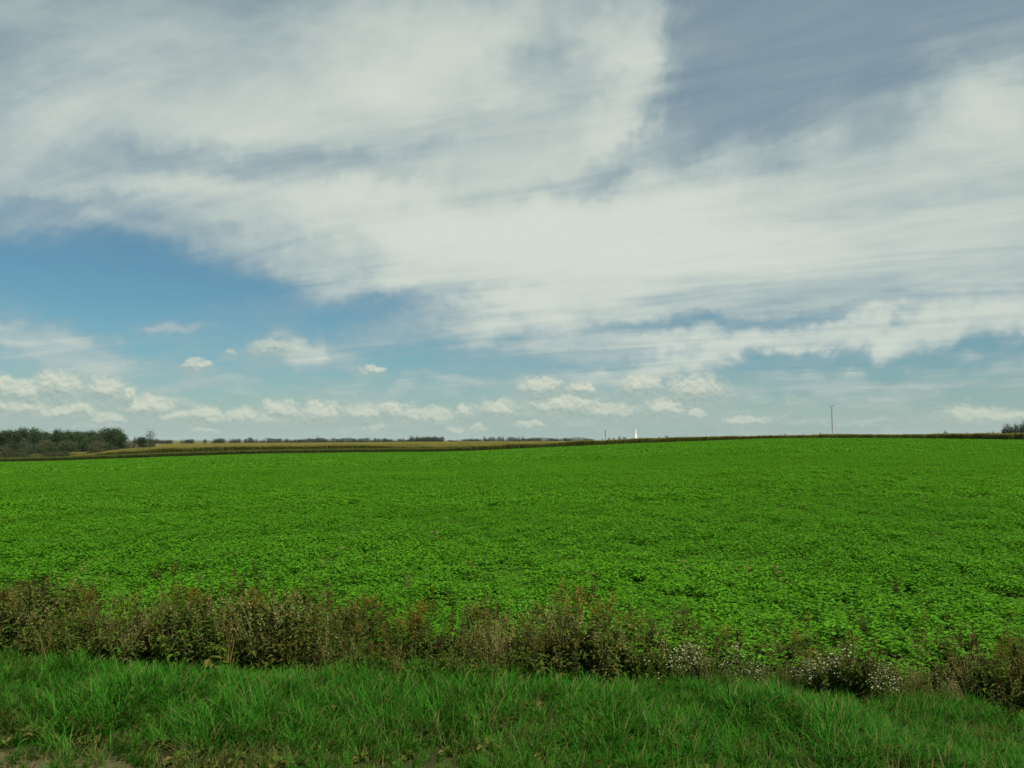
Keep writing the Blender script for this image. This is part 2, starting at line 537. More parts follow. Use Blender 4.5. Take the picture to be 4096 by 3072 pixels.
# ------------------------------------------------------------------ terrain
# for a few directions: forward distance and height of the land, read off the photograph
# column px : [F, zF], z at F+25, z at 350, z at 450, z at 900, z at 2000
COLS = [
    (-260, 300, 467.0, -6.0, -6.0, -6.0, -6.0, -5.0),
    (0,    300, 463.0, -6.0, -5.7, -5.5, -5.5, -5.0),
    (75,   300, 461.3, -5.6, -5.3, -5.0, -5.0, -5.0),
    (155,  300, 458.0, -4.1, -2.7, -2.7, -3.6, -5.0),
    (256,  300, 454.7, -2.9, -1.8, -1.9, -2.6, -5.0),
    (384,  315, 453.0, -2.3, -1.4, -1.3, -1.6, -5.0),
    (450,  325, 452.7, -2.2, -1.5, -1.0, -0.9, -5.0),
    (512,  330, 449.8, -1.2, -1.1, -0.9, -0.6, -5.0),
    (640,  325, 443.8,  0.9,  0.6,  0.1, -0.9, -5.0),
    (700,  320, 441.9,  1.6,  1.3,  0.7, -0.6, -5.0),
    (768,  300, 439.2,  2.1,  1.8,  1.2,  0.0, -4.5),
    (850,  285, 438.8,  2.45,  2.4,  1.8,  0.6, -4.0),
    (900,  275, 439.0,  2.5,  2.6,  2.0,  0.8, -4.0),
    (960,  255, 439.9,  2.3,  2.9,  2.5,  1.2, -4.0),
    (1024, 240, 440.9,  2.4,  3.0,  2.8,  1.6, -4.0),
    (1300, 230, 443.5,  2.0,  2.4,  2.2,  1.0, -4.0),
]
TCOL = np.array([(c[0] - 512) / FPX for c in COLS])
FCOL = np.array([c[1] for c in COLS], float)
ZF = np.array([at(c[0], c[2], c[1])[2] for c in COLS])


def smooth_interp(x, xp, fp):
    """linear table, rounded at the knots"""
    acc = 0
    for d, wt in ((-0.05, 1), (-0.025, 2), (0, 3), (0.025, 2), (0.05, 1)):
        acc = acc + wt * np.interp(x + d, xp, fp)
    return acc / 9.0


def far_edge(t):
    return smooth_interp(t, TCOL, FCOL)


def land(x, y):
    """height of the land"""
    x = np.asarray(x, float); y = np.asarray(y, float)
    ys = np.maximum(y, 4.0)
    t = np.clip(x / ys, -1.4, 1.4)
    d = np.hypot(np.maximum(np.abs(x) - 1.4 * ys, 0), 0) + np.maximum(ys, 0.0)
    d = np.where(y > 0, d, np.hypot(x, y))
    F = far_edge(t)
    st = [np.full_like(F, 0.0), np.full_like(F, 11.0), np.full_like(F, 14.0), F, F + 25, np.full_like(F, 355.0),
          np.full_like(F, 450.0), np.full_like(F, 900.0), np.full_like(F, 2000.0), np.full_like(F, 40000.0)]
    zt = [np.zeros_like(F), np.zeros_like(F), np.full_like(F, -0.12), smooth_interp(t, TCOL, ZF)]
    for k in range(3, 8):
        zt.append(smooth_interp(t, TCOL, np.array([c[k] for c in COLS])))
    zt.append(np.full_like(F, -5.0))
    st[5] = np.maximum(st[5], st[4] + 12)
    z = zt[0].copy()
    for k in range(len(st) - 1):
        a = np.clip((d - st[k]) / (st[k + 1] - st[k]), 0, 1)
        z = z + (zt[k + 1] - zt[k]) * a
    back = np.clip((-y + 2) / 30.0, 0, 1)
    z = z * (1 - back) + -0.5 * back * np.clip(d / 100, 0, 1)
    z = z + 0.035 * np.sin(x * 0.9 + 1.3 * np.sin(y * 0.7)) * np.clip(1.4 - d / 60, 0, 1) * np.clip(d / 3, 0, 1)
    z = z + 0.10 * np.sin(x * 0.045 + 1.0) * np.sin(y * 0.06) * np.clip((d - 40) / 60, 0, 1) * np.clip((F - d) / 40, 0, 1)
    return z


AL = np.array([0.984, -0.178]); NO = np.array([0.178, 0.984])   # along the road and across it


def sw(s, w):
    return s * AL[0] + w * NO[0], s * AL[1] + w * NO[1]


def w_of(x, y):
    return x * NO[0] + y * NO[1]


def build_ground():
    az = np.concatenate([np.arange(-180, -48, 4.0), np.arange(-48, 48, 0.5), np.arange(48, 180, 4.0)])
    rr = np.concatenate([[0.4, 1.5, 3, 4.5], np.geomspace(5.5, 700, 170), np.geomspace(730, 14000, 40)])
    A, Q = np.meshgrid(np.radians(az), rr, indexing='ij')
    X, Y = Q * np.sin(A), Q * np.cos(A)
    # the rings follow forward distance, so that the far edge of the crop stays clean
    Zz = land(X, Y)
    na, nr = A.shape
    idx = np.arange(na * nr).reshape(na, nr)
    i2 = np.roll(idx, -1, axis=0)
    quads = np.stack([idx[:, :-1], i2[:, :-1], i2[:, 1:], idx[:, 1:]], -1).reshape(-1, 4)[:, ::-1]
    co = np.stack([X, Y, Zz], -1).reshape(-1, 3)
    cen = co[quads].mean(1)

    def sub(name, mask, dz, mat, label):
        qs = quads[mask]
        used = np.unique(qs)
        remap = np.full(len(co), -1); remap[used] = np.arange(len(used))
        me = bpy.data.meshes.new(name)
        vv = co[used] + np.array([0, 0, dz])
        me.from_pydata(vv.tolist(), [], remap[qs].tolist())
        me.materials.append(mat)
        me.polygons.foreach_set('use_smooth', [True] * len(me.polygons))
        me.update()
        o = link(name, me)
        tag(o, label, kind='structure')
        return o
    w = w_of(cen[:, 0], cen[:, 1])
    t = cen[:, 0] / np.maximum(cen[:, 1], 1e-3)
    sub('ground', np.ones(len(quads), bool), 0.0, M['ground'], None)
    sub('crop_field', (w > 10.9) & (cen[:, 1] > 3) & (np.abs(t) < 1.35) & (cen[:, 1] < far_edge(t) - 0.5), 0.02, M['field'], None)
    def band(name, w0, w1, dz, mat, wav):
        ss = np.arange(-45, 45.01, 0.3); k = 9
        S = np.repeat(ss[:, None], k, 1)
        e0 = w0 + wav * (np.sin(ss * 1.7) * 0.5 + np.sin(ss * 4.3 + 1) * 0.3)
        e1 = w1 + wav * (np.sin(ss * 1.3 + 2) * 0.5 + np.sin(ss * 5.1) * 0.3 + np.sin(ss * 11) * 0.15)
        W = e0[:, None] + (e1 - e0)[:, None] * np.linspace(0, 1, k)[None]
        x, y = sw(S, W)
        v = np.stack([x, y, land(x, y) + dz], -1).reshape(-1, 3)
        ii = np.arange(len(ss) * k).reshape(len(ss), k)
        qd = np.stack([ii[:-1, :-1], ii[1:, :-1], ii[1:, 1:], ii[:-1, 1:]], -1).reshape(-1, 4)
        me = bpy.data.meshes.new(name)
        me.from_pydata(v.tolist(), [], qd.tolist()); me.materials.append(mat)
        me.polygons.foreach_set('use_smooth', [True] * len(me.polygons))
        tag(link(name, me), kind='structure')
    band('verge', 5.6, 11.3, 0.030, M['verge'], 0.05)
    band('gravel_shoulder', 2.6, 6.24, 0.040, M['gravel'], 0.16)


build_ground()


def build_hills():
    for px0, px1, top, name in ((519, 560, 437.2, 0), (552, 598, 437.4, 1)):
        Yd = 12000.0 + 800 * name
        x0, x1 = at(px0, 440, Yd)[0], at(px1, 440, Yd)[0]
        h = at(512, top, Yd)[2] + 5.0
        nx, ny = 40, 14
        vs, fs = [], []
        for j in range(ny + 1):
            for i in range(nx + 1):
                u, v = i / nx, j / ny
                e = (math.sin(math.pi * u) ** 0.9) * math.sin(math.pi * v) ** 0.8
                k = 1 + 0.10 * math.sin(u * 9 + name * 2) + 0.05 * math.sin(u * 31 + v * 9)
                vs.append((x0 + (x1 - x0) * u, Yd + 1500 * v - 750, -8.0 + (h + 3) * e * k))
        for j in range(ny):
            for i in range(nx):
                a = j * (nx + 1) + i
                fs.append((a, a + 1, a + nx + 2, a + nx + 1))
        me = bpy.data.meshes.new('hill')
        me.from_pydata(vs, [], fs); me.materials.append(M['hill'])
        me.polygons.foreach_set('use_smooth', [True] * len(me.polygons))
        tag(link('hill', me), kind='structure')


build_hills()


# ------------------------------------------------------------------ scattering of uncountable plants
def scatter(name, pts, yaw, scl, idx, protos, kind='stuff', tilt=None):
    me = bpy.data.meshes.new(name)
    N = len(pts)
    me.vertices.add(N)
    me.vertices.foreach_set('co', np.asarray(pts, np.float32).ravel())
    a = me.attributes.new('spin', 'FLOAT_VECTOR', 'POINT')
    rot = np.zeros((N, 3), np.float32); rot[:, 2] = yaw
    if tilt is not None: rot[:, :2] = tilt
    a.data.foreach_set('vector', rot.ravel())
    a = me.attributes.new('size', 'FLOAT', 'POINT'); a.data.foreach_set('value', np.asarray(scl, np.float32))
    a = me.attributes.new('pick', 'INT', 'POINT'); a.data.foreach_set('value', np.asarray(idx, np.int32))
    c = bpy.data.collections.new(name + '_kinds')
    for k, pm in enumerate(protos):
        po = bpy.data.objects.new('%s_kind_%02d' % (name, k), pm)
        c.objects.link(po)
    o = link(name, me)
    g = bpy.data.node_groups.new(name + '_scatter', 'GeometryNodeTree')
    g.interface.new_socket('Geometry', in_out='INPUT', socket_type='NodeSocketGeometry')
    g.interface.new_socket('Geometry', in_out='OUTPUT', socket_type='NodeSocketGeometry')
    gi = g.nodes.new('NodeGroupInput'); go = g.nodes.new('NodeGroupOutput')
    ci = g.nodes.new('GeometryNodeCollectionInfo')
    ci.inputs['Collection'].default_value = c
    ci.inputs['Separate Children'].default_value = True
    ci.inputs['Reset Children'].default_value = True
    ip = g.nodes.new('GeometryNodeInstanceOnPoints')
    ip.inputs['Pick Instance'].default_value = True

    def attr(nm, dt):
        nd = g.nodes.new('GeometryNodeInputNamedAttribute'); nd.data_type = dt
        nd.inputs['Name'].default_value = nm
        return nd.outputs['Attribute']
    g.links.new(gi.outputs[0], ip.inputs['Points'])
    g.links.new(ci.outputs[0], ip.inputs['Instance'])
    g.links.new(attr('pick', 'INT'), ip.inputs['Instance Index'])
    g.links.new(attr('spin', 'FLOAT_VECTOR'), ip.inputs['Rotation'])
    g.links.new(attr('size', 'FLOAT'), ip.inputs['Scale'])
    g.links.new(ip.outputs[0], go.inputs[0])
    md = o.modifiers.new('scatter', 'NODES'); md.node_group = g
    o['kind'] = kind
    return o


def vnoise(x, y, s, seed=0):
    """cheap smooth value noise in 0..1"""
    r = np.random.default_rng(seed); T = r.random((64, 64))
    gx, gy = x / s, y / s
    i, j = np.floor(gx).astype(int), np.floor(gy).astype(int)
    u, v = gx - i, gy - j
    u = u * u * (3 - 2 * u); v = v * v * (3 - 2 * v)
    g = lambda a, b: T[a % 64, b % 64]
    return (g(i, j) * (1 - u) + g(i + 1, j) * u) * (1 - v) + (g(i, j + 1) * (1 - u) + g(i + 1, j + 1) * u) * v


# ---- the green crop
def crop_plant(seed, radius, height, leaves, size, dark=0.0, dry=0.0):
    r = random.Random(seed)
    b = MB()
    for k in range(leaves):
        a = r.uniform(0, 2 * math.pi)
        q = radius * math.sqrt(r.random())
        h = height * (1 - 0.55 * (q / radius) ** 2) * r.uniform(0.45, 1.0)
        out = Vector((math.cos(a), math.sin(a), 0))
        base = out * q + Vector((0, 0, h))
        a2 = a + r.uniform(-1.2, 1.2)
        along = Vector((math.cos(a2), math.sin(a2), r.uniform(-0.15, 0.45)))
        side = along.cross(Vector((0, 0, 1))).normalized() + Vector((0, 0, r.uniform(-0.25, 0.25)))
        L = size * r.uniform(0.7, 1.25)
        mt = 2 if r.random() < dry else (1 if r.random() < dark else 0)
        b.leaf(base, along, side, L, L * r.uniform(0.6, 0.8), mt, r.uniform(0.0, 0.25), 0.12)
    return b.mesh('crop_plant', [M['crop'], M['crop_dark'], M['crop_dry']])


def field_points(y0, y1, per_m2, seed, wmin=10.15):
    r = np.random.default_rng(seed)
    half = 0.80
    area = half * (y1 ** 2 - y0 ** 2) + 14 * (y1 - y0)
    N = int(area * per_m2)
    u = r.random(N)
    y = np.sqrt(y0 ** 2 + u * (y1 ** 2 - y0 ** 2))
    x = (r.random(N) * 2 - 1) * (half * y + 7)
    F = far_edge(x / y)
    keep = (w_of(x, y) > wmin) & (y < F - 0.6)
    return x[keep], y[keep], r


def build_crop():
    def lay(name, y0, y1, dens, protos, seed, s0, s1, label):
        x, y, r = field_points(y0, y1, dens, seed)
        gap = vnoise(x, y, 0.55 if y0 < 30 else 2.2, seed) * 0.65 + vnoise(x, y, 4.0, seed + 9) * 0.35
        keep = gap > 0.15 + 0.05 * r.random(len(x))
        x, y, gap = x[keep], y[keep], gap[keep]
        z = land(x, y) + 0.02
        sc = (s0 + (s1 - s0) * r.random(len(x))) * (0.75 + 0.45 * gap)
        n_ = len(protos)
        pick = r.integers(0, n_ - 1, len(x))
        odd = (r.random(len(x)) < 0.012)
        pick = np.where(odd, n_ - 1, pick)
        o = scatter(name, np.stack([x, y, z], 1), r.random(len(x)) * 6.283, sc, pick, protos)
        tag(o, label, 'crop')
        return len(x)
    near = [crop_plant(k, 0.20, 0.26, 54, 0.070, 0.12) for k in range(4)] + [crop_plant(9, 0.18, 0.28, 20, 0.09, 0.2, 0.55)]
    mid = [crop_plant(20 + k, 0.36, 0.30, 64, 0.125, 0.10) for k in range(4)] + [crop_plant(29, 0.3, 0.3, 36, 0.14, 0.2, 0.35)]
    far = [crop_plant(40 + k, 0.80, 0.34, 60, 0.30, 0.10) for k in range(4)] + [crop_plant(49, 0.7, 0.3, 46, 0.28, 0.2, 0.15)]
    c = [lay('field_crop', 8.5, 34, 15, near, 3, 0.8, 1.25, 'low leafy green crop filling the field behind the weed strip'),
         lay('field_crop', 34, 105, 4.6, mid, 4, 0.85, 1.2, 'low leafy green crop in the middle of the wide field'),
         lay('field_crop', 105, 335, 0.95, far, 5, 0.85, 1.2, 'low leafy green crop reaching up to the corn')]
    print('crop instances', c)


build_crop()


# ---- corn
def corn_clump(seed, n_, spread, height, mats, tassel=True, leaves=9, wide=0.15):
    r = random.Random(seed)
    b = MB()
    for k in range(n_):
        bx, by = r.uniform(-spread, spread), r.uniform(-spread, spread)
        h = height * r.uniform(0.88, 1.08)
        lean = r.uniform(-0.06, 0.06) * h
        b.tube([(bx, by, 0), (bx + lean, by, h * 0.9)], [0.018, 0.010], 3, 0, False)
        for j in range(leaves):
            z0 = h * (0.15 + 0.7 * j / leaves) + r.uniform(-0.05, 0.05)
            b.blade((bx + lean * z0 / h, by, z0), r.uniform(0, 6.283), r.uniform(0.6, 0.95) * min(1, height / 2), wide, 0.32, 1.5, 0, 3)
        if tassel:
            for j in range(5):
                b.blade((bx + lean, by, h * 0.88), r.uniform(0, 6.283), r.uniform(0.28, 0.40), 0.07, r.uniform(0.0, 0.5), 0.4, 1, 2)
    return b.mesh('corn_plants', mats)


def build_corn():
    mats = [M['corn'], M['tassel']]
    edge = [corn_clump(60 + k, 5, 0.42, 2.15, mats) for k in range(5)]
    top = [corn_clump(70 + k, 7, 1.0, 2.15, mats, True, 5, 0.16) for k in range(4)]
    strip = [corn_clump(80 + k, 7, 0.55, 1.55, [M['strip'], M['tassel']], False, 9, 0.15) for k in range(4)]
    r = np.random.default_rng(21)
    T = lambda px: (px - 512) / FPX
    # darker strip of lower growth in front of the corn
    N = 11000
    t = T(-240) + r.random(N) * (T(470) - T(-240))
    F = far_edge(t)
    dd = r.random(N) ** 1.4 * 17
    y = F + dd; x = t * y
    taper = np.clip((T(470) - t) / 0.12, 0, 1)
    keep = dd < 3 + 14 * taper
    x, y, t = x[keep], y[keep], t[keep]
    o = scatter('strip_crop', np.stack([x, y, land(x, y)], 1), r.random(len(x)) * 6.28,
                0.85 + 0.3 * r.random(len(x)), r.integers(0, 4, len(x)), strip)
    tag(o, 'dark brownish green strip of lower growth along the green field', 'crop')
    # corn: front rows dense, the wide top behind it thinner
    def front_line(t):
        a = np.interp(t, [T(60), T(75), T(110), T(155), T(256), T(384), T(470), T(500)],
                      [334, 336, 342, 348, 352, 348, 335, 331])
        return np.where(t < T(500), a, far_edge(t) + np.interp(t, [T(500), T(620), T(760), T(930), T(1010)], [0.8, 4, 16, 14, 2]))
    N = 14000
    t = T(72) + r.random(N) * (T(1260) - T(72))
    dd = r.random(N) ** 1.3 * 16
    y = front_line(t) + dd; x = t * y
    h = 0.86 + 0.26 * vnoise(x, y, 6, 2) + 0.06 * r.random(N)
    h *= np.interp(t, [T(75), T(120)], [0.7, 1.0])
    o = scatter('corn_rows', np.stack([x, y, land(x, y)], 1), r.random(N) * 6.28, h, r.integers(0, 5, N), edge)
    tag(o, 'front rows of standing corn with tan tassels behind the green field', 'corn')
    N = 90000
    t = T(72) + r.random(N) * (T(1260) - T(72))
    fl = front_line(t)
    deep = np.interp(t, [T(72), T(158), T(166), T(560), T(680), T(760), T(1260)], [10, 12, 520, 520, 160, 110, 110])
    y = fl + 14 + deep * r.random(N) ** 1.25; x = t * y
    ok = (t > T(160)) | (y < fl + 22)
    x, y = x[ok], y[ok]
    h = 0.92 + 0.16 * vnoise(x, y, 14, 3)
    o = scatter('corn_field', np.stack([x, y, land(x, y)], 1), r.random(len(x)) * 6.28, h, r.integers(0, 4, len(x)), top)
    tag(o, 'wide tan top of the ripening corn stretching to the skyline trees', 'corn')


build_corn()

# ------------------------------------------------------------------ weed strip between verge and field
def merge(parts):
    b = MB(); mats = []
    for name, (mb, mat) in parts.items():
        o = len(b.v)
        b.v += mb.v; b.f += [tuple(i + o for i in f) for f in mb.f]; b.m += [len(mats)] * len(mb.f)
        mats.append(mat)
    return b.mesh('weeds', mats)


def spray(b, r, c, size, mat=0):
    """one small floret: a tilted quad"""
    u = Vector((r.uniform(-1, 1), r.uniform(-1, 1), r.uniform(-0.6, 0.6))).normalized()
    v = u.orthogonal().normalized()
    c = Vector(c)
    b.face([c - u * size, c + v * size * 0.8, c + u * size, c - v * size * 0.8], mat)


def stem_leaves(b, r, p0, p1, n_, L, W, mat=0, start=0.1, droop=0.3):
    p0, p1 = Vector(p0), Vector(p1)
    for k in range(n_):
        t = start + (1 - start) * r.random()
        a = r.uniform(0, 6.283)
        al = Vector((math.cos(a), math.sin(a), r.uniform(-0.3, 0.6)))
        l = L * r.uniform(0.6, 1.2) * (1.15 - 0.6 * t)
        b.leaf(p0.lerp(p1, t), al, al.cross(Vector((0, 0, 1))), l, l * W, mat, 0.1, droop)


def goldenrod(seed):
    r = random.Random(seed)
    st, lv, fl = MB(), MB(), MB()
    for k in range(r.randint(2, 4)):
        bx, by = r.uniform(-0.10, 0.10), r.uniform(-0.08, 0.08)
        h = r.uniform(0.72, 1.0)
        tx, ty = bx + r.uniform(-0.12, 0.16), by + r.uniform(-0.1, 0.1)
        st.tube([(bx, by, 0), ((bx + tx) / 2, (by + ty) / 2, h * 0.55), (tx, ty, h)], [0.005, 0.004, 0.002], 4, 0, False)
        stem_leaves(lv, r, (bx, by, 0), (tx, ty, h * 0.85), 26, 0.12, 0.2, 0, 0.12)
        for j in range(7):
            a = r.uniform(0, 6.283); z0 = h * (0.74 + 0.035 * j)
            q = (1 - j / 8) * 0.15
            e = Vector((tx + math.cos(a) * q, ty + math.sin(a) * q, z0 + 0.06))
            s0 = Vector((tx, ty, z0))
            for i in range(11):
                c = s0.lerp(e, r.uniform(0.1, 1.0)) + Vector((r.uniform(-.015, .015), r.uniform(-.015, .015), r.uniform(-.01, .02)))
                spray(fl, r, c, r.uniform(0.007, 0.014))
    return {'stem': (st, M['stem']), 'foliage': (lv, M['weed_green']), 'flower_plume': (fl, M['gold'])}


def aster(seed):
    r = random.Random(seed)
    st, lv, fl = MB(), MB(), MB()
    for k in range(r.randint(5, 8)):
        a = r.uniform(0, 6.283); h = r.uniform(0.30, 0.58)
        q = r.uniform(0.05, 0.24)
        top = Vector((math.cos(a) * q, math.sin(a) * q, h))
        st.tube([(0, 0, 0), tuple(top * 0.5 + Vector((0, 0, 0.05))), tuple(top)], [0.004, 0.003, 0.0015], 3, 0, False)
        stem_leaves(lv, r, (0, 0, 0), top, 16, 0.075, 0.22, 0, 0.1)
        for i in range(9):
            c = top * r.uniform(0.72, 1.02) + Vector((r.uniform(-.09, .09), r.uniform(-.09, .09), r.uniform(-.05, .06)))
            nrm = Vector((r.uniform(-.7, .7), r.uniform(-1.0, .3), 1)).normalized()
            u = nrm.orthogonal().normalized(); v = nrm.cross(u)
            rad = r.uniform(0.008, 0.015)
            fl.face([c + (u * math.cos(x) + v * math.sin(x)) * rad * (1 if i2 % 2 else 0.7) for i2, x in enumerate([j * math.pi / 4 for j in range(8)])])
    return {'stem': (st, M['stem']), 'foliage': (lv, M['weed_green']), 'flower': (fl, M['white'])}


def dry_grass(seed):
    r = random.Random(seed)
    bl, hd = MB(), MB()
    for k in range(34):
        a = r.uniform(0, 6.283)
        p = (r.uniform(-.10, .10), r.uniform(-.08, .08), 0)
        L = r.uniform(0.45, 0.95); ln = r.uniform(0.02, 0.35); cv = r.uniform(0.1, 0.9)
        bl.blade(p, a, L, r.uniform(0.005, 0.009), ln, cv, 0, 4)
        if k % 3 == 0:
            ang = ln + cv * 0.4
            t = Vector((p[0] + math.cos(a) * math.sin(ang) * L * .8, p[1] + math.sin(a) * math.sin(ang) * L * .8, math.cos(ang) * L * .93))
            for i in range(10):
                spray(hd, r, t + Vector((r.uniform(-.02, .02), r.uniform(-.02, .02), r.uniform(-.10, .05))), r.uniform(0.008, 0.016))
    return {'blades': (bl, M['straw']), 'seed_head': (hd, M['straw'])}


def dock(seed):
    r = random.Random(seed)
    st, lv, sd_ = MB(), MB(), MB()
    for k in range(r.randint(1, 3)):
        h = r.uniform(0.6, 0.85); bx = r.uniform(-.06, .06)
        tx = bx + r.uniform(-.1, .1)
        st.tube([(bx, 0, 0), (tx, r.uniform(-.05, .05), h)], [0.006, 0.003], 4, 0, False)
        for j in range(5):
            a = r.uniform(0, 6.283); z0 = h * r.uniform(0.5, 0.8)
            for i in range(22):
                t = r.random()
                c = (bx + (tx - bx) * z0 / h + math.cos(a) * 0.07 * t, math.sin(a) * 0.07 * t, z0 + 0.24 * t * h)
                spray(sd_, r, (c[0] + r.uniform(-.012, .012), c[1] + r.uniform(-.012, .012), c[2]), r.uniform(0.008, 0.015))
        stem_leaves(lv, r, (bx, 0, 0), (tx, 0, h * 0.6), 12, 0.22, 0.26, 0, 0.02, 0.4)
    return {'stem': (st, M['stem']), 'foliage': (lv, M['weed_dark']), 'seed_head': (sd_, M['rust'])}


def leafy_weed(seed, mat):
    r = random.Random(seed)
    st, lv = MB(), MB()
    for k in range(6):
        a = r.uniform(0, 6.283); h = r.uniform(0.35, 0.75); q = r.uniform(0.02, 0.26)
        top = (math.cos(a) * q, math.sin(a) * q, h)
        st.tube([(math.cos(a) * q * .3, math.sin(a) * q * .3, 0), top], [0.004, 0.002], 3, 0, False)
        stem_leaves(lv, r, (math.cos(a) * q * .3, math.sin(a) * q * .3, 0), top, 20, 0.15, 0.45, 0, 0.08)
    return {'stem': (st, M['stem']), 'foliage': (lv, M[mat])}


def weed_height(s):
    s = np.asarray(s, float)
    return np.interp(s, [-9, -4.5, -1.1, 0.1, 3, 9], [0.94, 0.92, 0.92, 0.68, 0.62, 0.54]) * (0.66 + 0.62 * vnoise(s + 40, s * 0, 0.75, 12))


def build_weeds():
    r = np.random.default_rng(31)
    kinds = {
        'goldenrod_plant': ([goldenrod(100 + k) for k in range(4)], 'tall goldenrod with faded yellow brown plume in the weed strip', 'faded goldenrod in the weed strip', 'wildflower'),
        'aster_plant': ([aster(110 + k) for k in range(4)], 'bushy aster dotted with small white flowers in the weed strip', 'white asters in the weed strip', 'wildflower'),
        'dry_grass_tuft': ([dry_grass(120 + k) for k in range(4)], 'tuft of tall straw coloured dry grass in the weed strip', 'dry grass tufts in the weed strip', 'grass tuft'),
        'dock_plant': ([dock(130 + k) for k in range(3)], 'dock stalk with rust brown seed heads in the weed strip', 'seeding dock in the weed strip', 'weed'),
    }
    meshes = {}
    for kn, (plist, label, group, cat) in kinds.items():
        meshes[kn] = [{pn: mb.mesh(pn, [mat]) for pn, (mb, mat) in p.items()} for p in plist]

    def put(kn, s, w, hs, label, group):
        w -= 0.25
        plist, _, _, cat = kinds[kn]
        x, y = sw(s, w)
        root = bpy.data.objects.new(kn, None); COL.objects.link(root)
        root.empty_display_size = 0.1
        root.location = (x, y, float(land(x, y)) + 0.02)
        root.rotation_euler = (r.normal(0, 0.13), r.normal(0, 0.13), r.random() * 6.283)
        k = float(weed_height(s)) * hs
        root.scale = (k, k, k)
        tag(root, label, cat, group)
        ms = meshes[kn][r.integers(0, len(plist))]
        for pn, me in ms.items():
            link(pn, me, root)['kind'] = 'stuff'

    def run(kn, n_, s0, s1, w0, w1, h0, h1, label, group):
        for k in range(n_):
            put(kn, s0 + (s1 - s0) * r.random(), w0 + (w1 - w0) * r.random(), h0 + (h1 - h0) * r.random(), label, group)
    run('goldenrod_plant', 26, -9, -0.2, 9.7, 10.9, .75, 1.15, 'tall goldenrod with faded plume in the tall dark part of the weed strip', 'goldenrod in the tall weeds')
    run('goldenrod_plant', 11, -4.3, -2.9, 9.9, 10.6, 1.0, 1.25, 'goldenrod in the tallest cluster topping the weed strip', 'tallest goldenrod cluster')
    run('goldenrod_plant', 10, -0.2, 6.5, 9.5, 10.6, .85, 1.15, 'short goldenrod among the white asters in the low weeds', 'goldenrod among the asters')
    run('aster_plant', 22, 0.0, 2.6, 9.25, 10.1, 1.0, 1.4, 'bushy white flowered aster in the thick white patch', 'asters of the thick white patch')
    run('aster_plant', 10, 2.6, 6.0, 9.25, 10.2, 0.9, 1.2, 'scattered white flowered aster in the low brown weeds', 'scattered asters in the low weeds')
    run('aster_plant', 5, -8, 0, 9.35, 10.4, 0.9, 1.3, 'white flowered aster at the foot of the tall dark weeds', 'asters under the tall weeds')
    run('dry_grass_tuft', 18, -9, -2, 9.5, 10.8, .85, 1.2, 'tall straw coloured grass tuft among the tall dark weeds', 'straw tufts in the tall weeds')
    run('dry_grass_tuft', 9, -1.9, -0.9, 9.5, 10.2, 0.95, 1.15, 'pale straw tuft in the bright clump where the weeds turn lower', 'bright clump of straw tufts')
    run('dry_grass_tuft', 24, -0.9, 7, 9.35, 10.8, .85, 1.2, 'short straw coloured grass tuft among the low weeds and asters', 'straw tufts in the low weeds')
    run('dock_plant', 18, -9, 0, 9.5, 10.7, .85, 1.2, 'dock stalk with rusty seed heads among the tall dark weeds', 'dock in the tall weeds')
    run('dock_plant', 14, 0, 7.5, 9.4, 11.2, .85, 1.2, 'dock stalk with rusty seed heads among the low weeds', 'dock in the low weeds')

    # the tangle between them
    pr = [merge(leafy_weed(140 + k, 'weed_dark')) for k in range(4)] + [merge(leafy_weed(150 + k, 'weed_green')) for k in range(2)] \
        + [merge(dry_grass(160)), merge(dock(161)), merge(goldenrod(162))]
    N = 1900
    s = r.uniform(-15, 13, N)
    w = 8.95 + np.where(s > 0, 2.3, 1.85) * r.beta(1.3, 1.6, N)
    lump = vnoise(s + 50, w * 2, 0.9, 5)
    keep = (lump > np.where(s < -0.3, 0.24, 0.33))
    s, w, lump = s[keep], w[keep], lump[keep]
    w = w + 0.22 * np.sin(s * 1.1) * 0.5
    x, y = sw(s, w)
    prob = np.array([.13, .13, .12, .11, .18, .17, .07, .05, .04]); prob /= prob.sum()
    pick = r.choice(len(pr), len(s), p=prob)
    sc = weed_height(s) * (0.35 + 0.95 * lump) * r.uniform(0.75, 1.15, len(s))
    o = scatter('weed_strip', np.stack([x, y, land(x, y) + 0.02], 1), r.random(len(s)) * 6.283, sc, pick, pr, tilt=r.normal(0, 0.16, (len(s), 2)))
    tag(o, 'tangled brown and dark green weeds between verge and field', 'weeds')
    # strays out in the crop
    N = 420
    s = r.uniform(-13, 12, N); w = 10.7 + r.exponential(1.0, N)
    x, y = sw(s, w)
    pick = r.choice([4, 5, 6, 7, 7, 8], N)
    o = scatter('stray_weeds', np.stack([x, y, land(x, y) + 0.02], 1), r.random(N) * 6.283,
                weed_height(s) * r.uniform(0.45, 0.85, N), pick, pr)
    tag(o, 'scattered brown weeds growing out into the crop edge', 'weeds')


build_weeds()


# ---- long verge grass, laid over by the wind along the road
def grass_tuft(seed, n_, L0, L1, mats, lay=0.9, straw=0.04):
    r = random.Random(seed)
    b = MB()
    for k in range(n_):
        yaw = r.gauss(0, lay)
        b.blade((r.uniform(-.09, .09), r.uniform(-.07, .07), 0), yaw, r.uniform(L0, L1), r.uniform(0.008, 0.015),
                r.uniform(0.05, 0.7), r.uniform(0.6, 1.7), 1 if r.random() < straw else 0, 4)
    return b.mesh('grass_tuft', mats)


